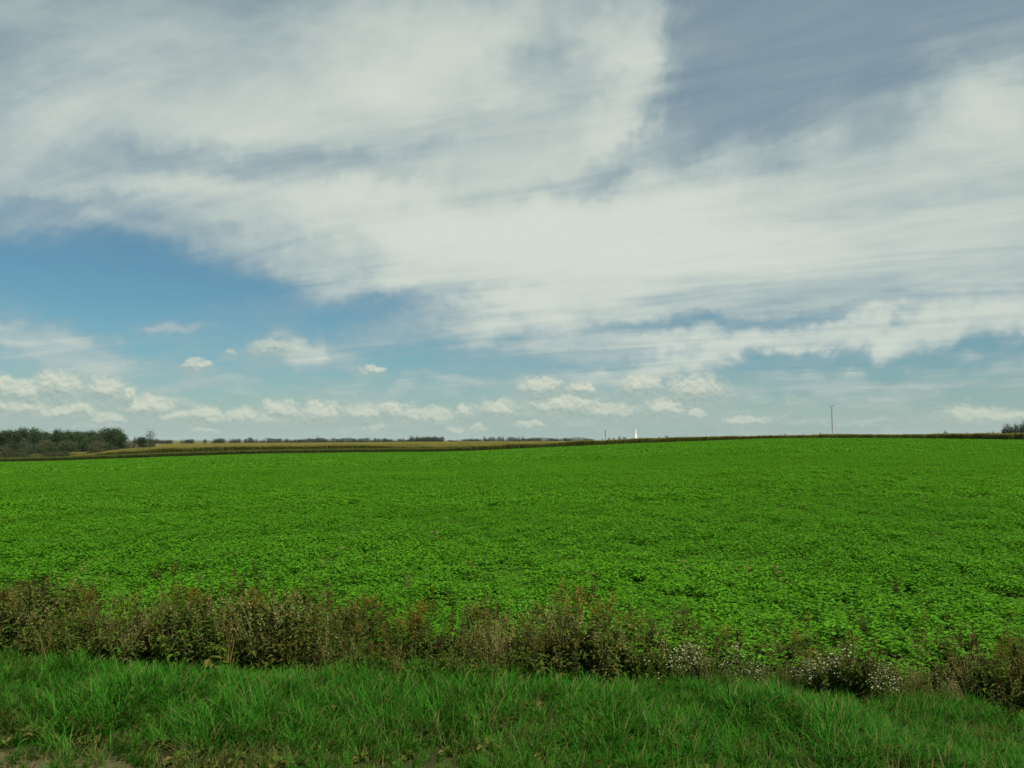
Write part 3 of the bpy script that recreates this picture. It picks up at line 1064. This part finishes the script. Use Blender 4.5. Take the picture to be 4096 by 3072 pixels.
def rosette(seed):
    r = random.Random(seed)
    lv = MB()
    for k in range(16):
        a = r.uniform(0, 6.283)
        al = Vector((math.cos(a), math.sin(a), r.uniform(0.2, 1.6)))
        L = r.uniform(0.09, 0.18)
        lv.leaf((al.x * .02, al.y * .02, r.uniform(0, .10)), al, al.cross(Vector((0, 0, 1))), L, L * 0.5, 0, 0.1, 0.3)
    return {'foliage': (lv, M['weed_green'])}


def build_verge():
    r = np.random.default_rng(41)
    mats = [M['grass'], M['straw']]
    pr = [grass_tuft(200 + k, 40, 0.16, 0.40, mats) for k in range(5)] + [grass_tuft(210, 30, 0.15, 0.32, [M['grass_dull'], M['straw']], 1.2, 0.12)] \
        + [grass_tuft(212, 26, 0.12, 0.30, mats, 1.4, 0.8)] + [merge(rosette(220 + k)) for k in range(2)]
    N = 13500
    s = r.uniform(-14, 12, N)
    w = r.uniform(5.9, 10.2, N)
    lump = vnoise(s + 60, w, 0.7, 6)
    bald = ((s + 4.3) / 0.35) ** 2 + ((w - 8.55) / 0.10) ** 2
    edge = 6.36 + 0.2 * np.sin(s * 1.3 + 2)
    keep = (lump > 0.05) & (bald > 1) & (r.random(N) > (w - 9.0) * 0.6) & ((w > edge) | (r.random(N) < 0.5))
    s, w, lump = s[keep], w[keep], lump[keep]
    x, y = sw(s, w)
    patch = vnoise(s + 20, w * 1.6, 1.1, 8)
    dry = np.clip((7.3 - w) / 0.8, 0, 1) * 0.5 + 0.03 + 0.5 * np.clip((patch - 0.56) / 0.2, 0, 1)
    u = r.random(len(s))
    pick = np.where(u < dry * 0.12, 6, np.where(u < dry, 5, r.integers(0, 5, len(s))))
    pick = np.where(r.random(len(s)) < 0.07, r.integers(7, 9, len(s)), pick)
    sc = (0.42 + 0.9 * lump) * r.uniform(0.8, 1.2, len(s)) * np.clip(0.6 + (w - 6.3) * 0.35, 0.5, 1.0) * np.clip(1.0 - (w - 8.5) * 0.45, 0.55, 1)
    yaw = math.atan2(AL[1], AL[0]) + r.normal(0, 0.35, len(s)) + np.where(r.random(len(s)) < 0.25, math.pi, 0)
    o = scatter('verge_grass', np.stack([x, y, land(x, y) + 0.025], 1), yaw, sc, pick, pr)
    tag(o, 'long dark green grass lying over on the near verge', 'grass')


build_verge()


# ------------------------------------------------------------------ trees
def make_tree(seed, lobes, leaf, n_leaf, trunk_top, trunk_r, limbs=5, hollow=0.55, tight=1.0):
    """lobes: (x, y, z, rx, rz). Returns trunk mesh and crown mesh"""
    r = random.Random(seed)
    tr, cr = MB(), MB()
    pts = [(0, 0, -0.4), (r.uniform(-.1, .1), 0, trunk_top * 0.4), (r.uniform(-.2, .2), r.uniform(-.2, .2), trunk_top)]
    tr.tube(pts, [trunk_r, trunk_r * 0.75, trunk_r * 0.25], 7, 0)
    for k in range(limbs):
        lx, ly, lz, rx, rz = lobes[k % len(lobes)]
        z0 = trunk_top * r.uniform(0.35, 0.9)
        tr.tube([(0, 0, z0), (lx * 0.5, ly * 0.5, (z0 + lz) / 2 + 0.2), (lx, ly, lz + rz * 0.4)], [trunk_r * .45, trunk_r * .3, trunk_r * .1], 5, 0)
    tot = sum(l[3] ** 2 * l[4] for l in lobes) ** 1.0
    for lx, ly, lz, rx, rz in lobes:
        n_ = max(12, int(n_leaf * rx * rx * rz / tot))
        clumps = []
        for k in range(max(5, n_ // 26)):
            v = Vector((r.gauss(0, 1), r.gauss(0, 1), r.gauss(0, 1))).normalized()
            q = hollow + (1.05 - hollow) * r.random() ** 0.7
            clumps.append(Vector((lx + v.x * rx * q, ly + v.y * rx * q, lz + v.z * rz * q)))
        for k in range(n_):
            c = r.choice(clumps) + Vector((r.gauss(0, 1), r.gauss(0, 1), r.gauss(0, .8))) * leaf * 1.5 * tight
            s = leaf * r.uniform(0.55, 1.15)
            u = Vector((r.gauss(0, 1), r.gauss(0, 1), r.gauss(0, .6))).normalized()
            v = u.orthogonal().normalized()
            v.rotate(Matrix.Rotation(r.uniform(0, 6.28), 3, u))
            cr.face([c - u * s * .5, c + v * s * .35, c + u * s * .5, c - v * s * .35])
    return tr.mesh('trunk', [M['bark']]), cr.mesh('crown', [M['tree']])


def lobed(seed, h, w, n_, low=0.28):
    r = random.Random(seed)
    out = [(0, 0, h * 0.58, w * 0.34, h * 0.30), (r.uniform(-.08, .08) * w, 0, h * 0.80, w * 0.26, h * 0.18)]
    for k in range(n_):
        a = 6.283 * k / n_ + r.uniform(-.4, .4); q = w * r.uniform(0.18, 0.34)
        z = h * r.uniform(low, 0.78)
        out.append((math.cos(a) * q, math.sin(a) * q, z, w * r.uniform(0.14, 0.22), h * r.uniform(0.10, 0.17)))
    return out


H0 = 10.0
TREES = {}
for k in range(5):
    TREES['round%d' % k] = make_tree(300 + k, lobed(300 + k, 10, 7.5, 12, 0.2), 0.44, 5200, 7.0, 0.22, 5, 0.42)
for k in range(3):
    TREES['bush%d' % k] = make_tree(310 + k, lobed(310 + k, 10, 13, 13, 0.08) + [(0, 0, 2.5, 5.0, 2.4)], 0.55, 3000, 4.0, 0.2, 6)
for k in range(2):
    TREES['sparse%d' % k] = make_tree(320 + k, lobed(320 + k, 10, 6.0, 9, 0.25), 0.36, 1300, 9.0, 0.16, 9, 0.4, 1.5)
for k in range(3):
    r_ = random.Random(330 + k)
    cone = [(r_.uniform(-.15, .15), r_.uniform(-.15, .15), 1.0 + 8.6 * j / 9, 2.5 * (1 - j / 10.5) ** 0.75 + 0.12, 0.85) for j in range(10)]
    TREES['cone%d' % k] = make_tree(330 + k, cone, 0.45, 4200, 9.6, 0.2, 0, 0.35)
for k in range(3):
    TREES['far%d' % k] = make_tree(340 + k, lobed(340 + k, 10, 8.5, 7, 0.1) + [(0, 0, 2.2, 3.0, 2.2)], 1.0, 950, 6.0, 0.3, 3)
TREES['farcone0'] = make_tree(350, [(0, 0, 1 + 8 * j / 5, 2.2 * (1 - j / 6.5), 1.1) for j in range(6)], 0.9, 520, 9, 0.25, 0)
WIDTH = {'round': 7.2, 'bush': 12.0, 'sparse': 6.0, 'cone': 5.0, 'far': 8.5, 'farcone': 4.6}


def place_tree(name, proto, px, py, Y, wpx, colour, label, cat='tree', group=None, far=False):
    X, _, ztop = at(px, py, Y)
    zg = float(land(X, Y))
    h = max(ztop - zg, 1.0) * 1.02
    wm = wpx / FPX * Y
    base = proto.rstrip('0123456789')
    sx = wm / WIDTH[base]
    root = bpy.data.objects.new(name, None); COL.objects.link(root)
    root.empty_display_size = 1.0
    root.location = (X, Y, zg)
    root.rotation_euler = (0, 0, random.uniform(0, 6.283))
    root.scale = (sx, sx, h / H0)
    tag(root, label, cat, group)
    tm, cm = TREES[proto]
    link('trunk', tm, root)
    c = link('crown', cm, root)
    c['kind'] = 'stuff'
    j = random.uniform(0.85, 1.15)
    c.color = (colour[0] * j, colour[1] * j, colour[2] * j, 1)
    return root


DK = (0.028, 0.058, 0.020); MD = (0.040, 0.072, 0.024); OL = (0.075, 0.085, 0.034); GR = (0.065, 0.078, 0.048); BR = (0.066, 0.058, 0.032)
YE = (0.15, 0.125, 0.040); BL = (0.032, 0.050, 0.030)


def build_wood():
    rnd = random.Random(5)
    lab = 'dark green tree in the dense wood at the end of the corn'
    grp = 'trees of the dense wood'
    front = [(-6, 431.5, 16), (3, 430.8, 13), (10, 430.3, 13), (18, 430.0, 14), (24.5, 427.3, 9), (33, 427.4, 9), (37.5, 429.2, 8),
             (43.5, 431.9, 9), (50, 433.8, 10), (56.5, 428.9, 8), (62, 433, 10), (68.5, 430.2, 11), (75, 431.3, 10), (81.5, 434, 9),
             (87, 431.4, 9), (92, 430.3, 10), (97, 433.0, 10)]
    for k, (px, py, wp) in enumerate(front):
        place_tree('tree', 'round%d' % (k % 5), px, py, 372 + rnd.uniform(-8, 14), wp * 1.55, MD if k % 3 else DK, lab, 'tree', grp)
    place_tree('tree', 'round2', 104.5, 428.0, 372, 16, MD, 'tall double crowned green tree in the wood, next to its highest neighbour', 'tree')
    place_tree('tree', 'round4', 114, 427.8, 376, 20, MD, 'tallest broad green tree at the open end of the wood', 'tree')
    place_tree('tree', 'round1', 122, 433.2, 370, 13, DK, 'shorter dark tree leaning against the tallest tree of the wood', 'tree')
    lab2 = 'tree in the back row of the dense wood'
    for k in range(15):
        place_tree('tree', 'round%d' % ((k * 2) % 5), -4 + 8.2 * k + rnd.uniform(-2, 2), 433 + rnd.uniform(-1, 2), 410 + rnd.uniform(0, 25), 14, DK, lab2, 'tree', 'back row of the wood')
    for k in range(3):
        place_tree('tree', 'round%d' % (k % 5), -50 + 13 * k, 430 + rnd.uniform(-1.5, 2), 375 + rnd.uniform(0, 20), 17, MD, lab, 'tree', grp)
    # lower storey
    lab3 = 'dull green bush filling the foot of the dense wood'
    for k in range(13):
        place_tree('bush', 'bush%d' % (k % 3), -3 + 9.2 * k + rnd.uniform(-3, 3), 441.5 + rnd.uniform(-2.5, 3), 356 + rnd.uniform(0, 8), 19, [MD, OL, DK, GR][k % 4], lab3, 'bush', 'undergrowth of the wood')
    for k in range(2):
        place_tree('bush', 'bush%d' % (k % 3), -40 + 17 * k, 444 + rnd.uniform(-2, 2), 352 + rnd.uniform(0, 8), 24, [MD, OL, DK][k % 3], lab3, 'bush', 'undergrowth of the wood')
    place_tree('bush', 'bush0', 96.5, 437.3, 352, 16, OL, 'round pale olive bush standing out before the dark wood')
    place_tree('bush', 'bush1', 9, 448.8, 338, 17, BR, 'brownish rounded bush at the foot of the wood above the dark strip', 'bush')
    place_tree('bush', 'bush2', 37, 453.4, 334, 12, YE, 'low yellowish bush between wood and dark strip', 'bush')
    for k, (px, py, wp, c) in enumerate([(23, 451.5, 14, MD), (49, 452.2, 14, OL), (58, 451.6, 11, BR), (66, 451.0, 12, MD), (-8, 450, 16, OL)]):
        place_tree('bush', 'bush%d' % (k % 3), px, py, 336, wp, c, 'low scrubby bush in the scrub line before the wood', 'bush', 'scrub line before the wood')
    # the group standing alone at the end of the wood
    place_tree('tree', 'round3', 142.5, 436.8, 374, 13, DK, 'small dark rounded tree joined to the thin topped tree at the corn', 'tree')
    place_tree('tree', 'sparse0', 150.5, 429.4, 375, 12, GR, 'thin topped greyish tree with open crown beside the yellow corn', 'tree')
    place_tree('bush', 'bush1', 131, 440.6, 372, 10, GR, 'grey green bush between the wood and the thin topped tree', 'bush')
    place_tree('tree', 'sparse1', 134.7, 435.8, 376, 3.4, GR, 'slim bare topped sapling rising from the grey green bush', 'tree')
    place_tree('bush', 'bush2', 152, 439.2, 370, 9, DK, 'dark bush at the foot of the thin topped tree', 'bush')


build_wood()


def build_skyline():
    rnd = random.Random(9)
    lab = 'small dark tree in the skyline row beyond the tan corn'
    grp = 'skyline trees beyond the corn'

    def row(px0, px1, py, step, jit, Y, name_label=lab, g=grp, wide=1.5, col=BL):
        x = px0
        k = 0
        while x <= px1:
            pr = 'farcone0' if rnd.random() < 0.18 else 'far%d' % rnd.randint(0, 2)
            wp = step * wide * rnd.uniform(0.8, 1.3) * (0.5 if pr == 'farcone0' else 1)
            place_tree('tree', pr, x, py - 0.65 + rnd.uniform(-1.4 * jit, jit), Y + rnd.uniform(-120, 120), wp, col, ('pointed ' if pr == 'farcone0' else 'rounded ') + name_label, 'tree', ('pointed ' if pr == 'farcone0' else 'rounded ') + g, True)
            x += step * rnd.uniform(0.8, 1.25); k += 1
    lab_a = 'small dark skyline tree between the thin topped tree and the long tree row'
    row(156, 171, 440.3, 3.2, .5, 1500, lab_a, 'skyline trees next to the wood')
    row(182, 192, 440.5, 3.2, .4, 1500, lab_a, 'skyline trees next to the wood')
    row(205, 208, 440.4, 3, .2, 1500, lab_a, 'skyline trees next to the wood')
    row(214, 224, 439.6, 3.6, .5, 1500, lab_a, 'skyline trees next to the wood')
    row(231, 239, 439.3, 4, .5, 1500, lab_a, 'skyline trees next to the wood')
    row(246, 273, 439.4, 3.6, .9, 1500, lab_a, 'skyline trees next to the wood')
    row(276, 303, 439.9, 3.4, .6, 1500, 'small dark skyline tree where the long tree row begins', 'start of the long skyline row')
    row(305, 330, 439.6, 3.4, .6, 1550, 'small dark skyline tree in the long unbroken row beyond the corn', 'long skyline row')
    row(318, 321, 438.2, 3.4, .2, 1500, 'small dark skyline tree in the long unbroken row beyond the corn', 'long skyline row')
    row(330, 385, 439.2, 3.2, .6, 1450, 'small dark skyline tree in the long unbroken row beyond the corn', 'long skyline row')
    row(385, 411, 439.9, 3.0, .5, 1500, 'small low skyline tree running up to the dark copse', 'skyline trees before the copse')
    labw = 'tree in the taller dark copse on the skyline beyond the corn'
    row(411, 444, 437.9, 2.8, .7, 1350, labw, 'skyline copse', 1.9)
    row(416, 438, 438.6, 3.2, .5, 1300, labw, 'skyline copse', 1.9)
    row(450, 456, 441.0, 3, .2, 1600, 'small low skyline tree just past the dark copse', 'skyline trees past the copse')
    row(458, 480, 439.9, 3.2, .4, 1500, 'small low skyline tree just past the dark copse', 'skyline trees past the copse')
    row(481, 525, 438.7, 3.0, .7, 1450, 'small dark skyline tree in the row ending at the blue hills', 'skyline trees ending at the hills')
    labh = 'dark tree standing before the low blue hills'
    row(526, 570, 439.2, 4.2, .5, 1500, labh, 'trees before the hills')
    row(575, 595, 439.5, 4.8, .4, 1500, labh, 'trees before the hills')
    place_tree('tree', 'farcone0', 602.3, 438.1, 1000, 1.7, BL, 'small pointed dark tree beside the thin grey pole')
    labt = 'small tree in the thin row between the pole and the white tower'
    row(609, 617, 439.0, 4, .5, 1300, labt, 'trees between pole and white tower', 0.8)
    row(619, 628, 438.0, 2.6, .6, 1200, labt, 'trees between pole and white tower', 1.1)
    place_tree('tree', 'far1', 631.5, 438.5, 1200, 3.0, BL, 'small dark tree close on the pole side of the white tower')
    place_tree('tree', 'farcone0', 639.0, 437.4, 1150, 1.6, BL, 'slim dark tree just past the white tower')
    labc = 'small dark tree on the rise past the white tower'
    for px, py, wp, lb in [(652, 438.2, 3.0, 'small round tree midway between white tower and largest tree of the rise'), (659, 437.3, 3.0, 'small tree on the tower side of the largest tree of the rise'),
                       (677.5, 437.2, 2.8, 'taller of two small trees standing together past the largest tree of the rise'), (682.5, 437.4, 2, 'thinner of two small trees standing together past the largest tree of the rise'),
                       (694, 437.9, 4, 'flat wide tree of the last low pair on the rise'), (700, 437.8, 3, 'narrower tree of the last low pair on the rise')]:
        place_tree('tree', 'far%d' % rnd.randint(0, 2), px, py, 900, wp, BL, lb)
    place_tree('tree', 'far2', 666.5, 436.0, 900, 4.6, BL, 'largest dark round tree on the rise past the white tower', 'tree')
    labm = 'tiny dark tree top showing over the corn before the lattice mast'
    for px, py, wp, lb in [(780, 434.9, 2.5, 'lower half of the tiny tree top pair farthest from the mast'), (785, 434.7, 3, 'wider half of the tiny tree top pair farthest from the mast'), (793, 434.9, 1.2, 'tiniest dark tree top alone over the corn'),
                       (803.3, 434.1, 1.6, 'tiny tree top over the corn, third dark dot from the mast'), (813, 434.2, 1.6, 'tiny tree top over the corn, second dark dot from the mast')]:
        place_tree('tree', 'far%d' % rnd.randint(0, 2), px, py, 800, wp, BL, lb)
    place_tree('tree', 'far0', 820.4, 433.3, 760, 2.5, BL, 'round dark tree top over the corn next to the lattice mast')
    place_tree('bush', 'bush0', 945.5, 430.9, 470, 6.4, BR, 'brownish rounded bush rising behind the corn', 'bush')
    place_tree('bush', 'bush1', 967.5, 432.6, 480, 4.4, BR, 'low flat brown bush top just over the corn', 'bush')
    for px, py in [(988, 431.6), (993, 431.0), (998, 431.6)]:
        place_tree('tree', 'sparse%d' % (px % 2), px, py, 470, 4.2, GR, 'thin twiggy sapling beside the evergreen clump', 'tree', 'saplings beside the evergreen clump')
    labe = 'dark evergreen in the tight clump behind the corn'
    ev = [(1003.6, 427.6, 5), (1006.6, 424.8, 6.5), (1011, 426.0, 6), (1015.8, 423.9, 7), (1020.5, 424.6, 6.5), (1024.5, 422.4, 8), (1028, 425, 7), (1033, 423.5, 8), (1039, 424.5, 8), (1046, 425, 9)]
    for k, (px, py, wp) in enumerate(ev):
        place_tree('evergreen_tree', 'cone%d' % (k % 3), px, py, 452 + rnd.uniform(-6, 10), wp * 1.1, (0.026, 0.042, 0.030), labe, 'tree', 'evergreen clump')


build_skyline()


# ------------------------------------------------------------------ tower, mast, pole
def lathe(b, prof, sides=32, mat=0):
    b.tube([(0, 0, z) for _, z in prof], [rr for rr, _ in prof], sides, mat, True)


def build_tower():
    Y = 900.0
    X, _, zt = at(635.2, 429.4, Y)
    zg = float(land(X, Y)) - 0.05
    H = zt - zg
    m_px = Y / FPX
    root = bpy.data.objects.new('white_tower', None); COL.objects.link(root)
    root.location = (X, Y, zg)
    tag(root, 'white tapering tower with narrower round drum on top, beyond the corn', 'tower')
    zj = H - 4.0 * m_px
    rb = 1.75 * m_px * 1.12
    b = MB(); lathe(b, [(rb * 1.12, 0), (rb * 1.10, 0.4), (1.12 * m_px, zj)])
    body = link('body', b.mesh('body', [M['white_paint']]), root)
    b = MB(); lathe(b, [(1.22 * m_px, zj), (1.22 * m_px, zj + 0.35)])
    link('gallery_band', b.mesh('gallery_band', [M['grey_band']]), root)
    b = MB(); lathe(b, [(1.0 * m_px, zj + 0.35), (0.96 * m_px, H - 0.6), (0.96 * m_px, H - 0.35)])
    link('drum', b.mesh('drum', [M['white_paint']]), root)
    b = MB(); lathe(b, [(1.02 * m_px, H - 0.35), (0.7 * m_px, H + 0.1), (0.1, H + 0.45)])
    link('cap', b.mesh('cap', [M['grey_band']]), root)
    for k, z in enumerate((H * 0.35, H * 0.52)):
        rr = rb * 1.1 + (1.12 * m_px - rb * 1.1) * z / zj
        b = MB(); b.box((0.5 * k - 0.2, -rr - 0.02, z), (0.5, 0.25, 0.7))
        link('window', b.mesh('window', [M['dark_metal']]), root)
    b = MB(); b.box((0, -1.0 * m_px - 0.0, zj + 2.2), (0.5, 0.2, 0.8))
    link('window', b.mesh('window', [M['dark_metal']]), root)


build_tower()


def build_mast():
    Y = 900.0
    X, _, zt = at(831.8, 404.6, Y)
    zg = float(land(X, Y))
    H = zt - zg
    root = bpy.data.objects.new('lattice_mast', None); COL.objects.link(root)
    root.location = (X, Y, zg)
    root.rotation_euler = (0, R(-0.5), R(20))
    tag(root, 'tall slender lattice mast with antennas on top, rising behind the corn', 'mast')
    nsec = 6
    hs = (H - 2.2) / nsec
    for k in range(nsec):
        b = MB()
        z0, z1 = k * hs - (0.3 if k == 0 else 0), (k + 1) * hs
        wd = lambda z: 0.62 - 0.16 * z / H
        corner = lambda z, j: Vector((wd(z) * math.cos(j * 2.0944 + .4), wd(z) * math.sin(j * 2.0944 + .4), z))
        for j in range(3):
            b.tube([corner(z0, j), corner(z1, j)], [0.09, 0.085], 5)
        nb = 7
        for i in range(nb):
            za, zb = z0 + (z1 - z0) * i / nb, z0 + (z1 - z0) * (i + 1) / nb
            for j in range(3):
                b.tube([corner(za, j), corner(za, (j + 1) % 3)], [0.045, 0.045], 4)
                b.tube([corner(za, j), corner(zb, (j + 1) % 3)], [0.04, 0.04], 4)
        b.box((0.1, 0.1, (z0 + z1) / 2), (0.22, 0.08, hs * 0.98))     # cable ladder
        link('mast_section', b.mesh('mast_section', [M['mast_red'] if k in (2, 3) else (M['galv'] if k % 2 else M['dark_metal'])]), root)
    zp = H - 2.2
    b = MB()
    for j in range(3):
        a = j * 2.0944
        b.tube([(0, 0, zp + 0.4), (2.2 * math.cos(a), 2.2 * math.sin(a), zp + 0.4)], [0.08, 0.08], 5)
        a2 = a + 2.0944
        b.tube([(2.2 * math.cos(a), 2.2 * math.sin(a), zp + 0.4), (2.2 * math.cos(a2), 2.2 * math.sin(a2), zp + 0.4)], [0.07, 0.07], 5)
    b.tube([(0, 0, zp - 0.3), (0, 0, H)], [0.16, 0.10], 6)
    link('antenna_frame', b.mesh('antenna_frame', [M['galv']]), root)
    pb = MB(); pb.box((0, 0, 0), (0.38, 0.22, 2.3)); pb.tube([(-0.0, 0.16, -1.3), (0, 0.16, 1.3)], [0.05, 0.05], 5)
    pm = pb.mesh('antenna_panel', [M['panel']])
    for j in range(3):
        a = j * 2.0944
        for e in (-0.45, 0.0, 0.45):
            p = (2.25 * math.cos(a) - e * math.sin(a) * 1.6, 2.25 * math.sin(a) + e * math.cos(a) * 1.6, zp + 0.8)
            link('antenna_panel', pm, root, p, a + math.pi / 2, 1.15)
    db = MB(); db.tube([(0, 0, 0), (0, -0.25, 0), (0, -0.3, 0)], [0.18, 0.55, 0.5], 14); db.tube([(0, 0, 0), (0, 0.6, 0)], [0.06, 0.06], 5)
    dm = db.mesh('dish', [M['dark_metal']], True)
    link('dish', dm, root, (0.95, -0.2, H - 6.5), 0.6, 1.1)
    link('dish', dm, root, (-0.75, -0.4, H - 4.2), -0.5, 0.9)
    b = MB(); b.box((0, 0, 5.0), (2.0, 1.6, 0.18)); b.tube([(0.9, 0.7, 5), (0.9, 0.7, 6.2)], [.05, .05], 4); b.tube([(-0.9, -0.7, 5), (-0.9, -0.7, 6.2)], [.05, .05], 4)
    link('work_platform', b.mesh('work_platform', [M['galv']]), root)


build_mast()


def build_pole():
    Y = 620.0
    X, _, zt = at(605.2, 429.6, Y)
    zg = float(land(X, Y))
    H = zt - zg
    root = bpy.data.objects.new('utility_pole', None); COL.objects.link(root)
    root.location = (X, Y, zg)
    root.rotation_euler = (0, R(0.5), 0)
    tag(root, 'thin weathered grey pole standing alone in the corn near the white tower', 'pole')
    b = MB(); b.tube([(0, 0, -0.5), (0, 0, H * .5), (0.0, 0, H)], [0.26, 0.23, 0.19], 10)
    link('post', b.mesh('post', [M['pole']], True), root)
    b = MB(); b.tube([(0, 0, H), (0, 0, H + 0.12), (0, 0, H + 0.2)], [0.23, 0.22, 0.05], 10)
    link('pole_cap', b.mesh('pole_cap', [M['galv']], True), root)
    b = MB(); b.box((0.30, -0.05, H - 1.5), (0.22, 0.3, 0.9))
    link('equipment_box', b.mesh('equipment_box', [M['galv']]), root)


build_pole()


# ------------------------------------------------------------------ haze
def build_haze():
    b = MB()
    b.box((0, 0, 24.0), (31000, 31000, 70.0))
    m = bpy.data.materials.new('haze_air')
    m.use_nodes = True
    m.node_tree.nodes.clear()
    n = NT(m.node_tree)
    out = n.node('ShaderNodeOutputMaterial')
    v = n.node('ShaderNodeVolumePrincipled')
    v.inputs['Color'].default_value = (0.78, 0.88, 0.95, 1)
    v.inputs['Density'].default_value = 2.0e-5
    n.l.new(v.outputs[0], out.inputs['Volume'])
    o = link('haze', b.mesh('haze', [m]))
    tag(o, 'thin pale air over the land', 'haze', kind='stuff')


build_haze()
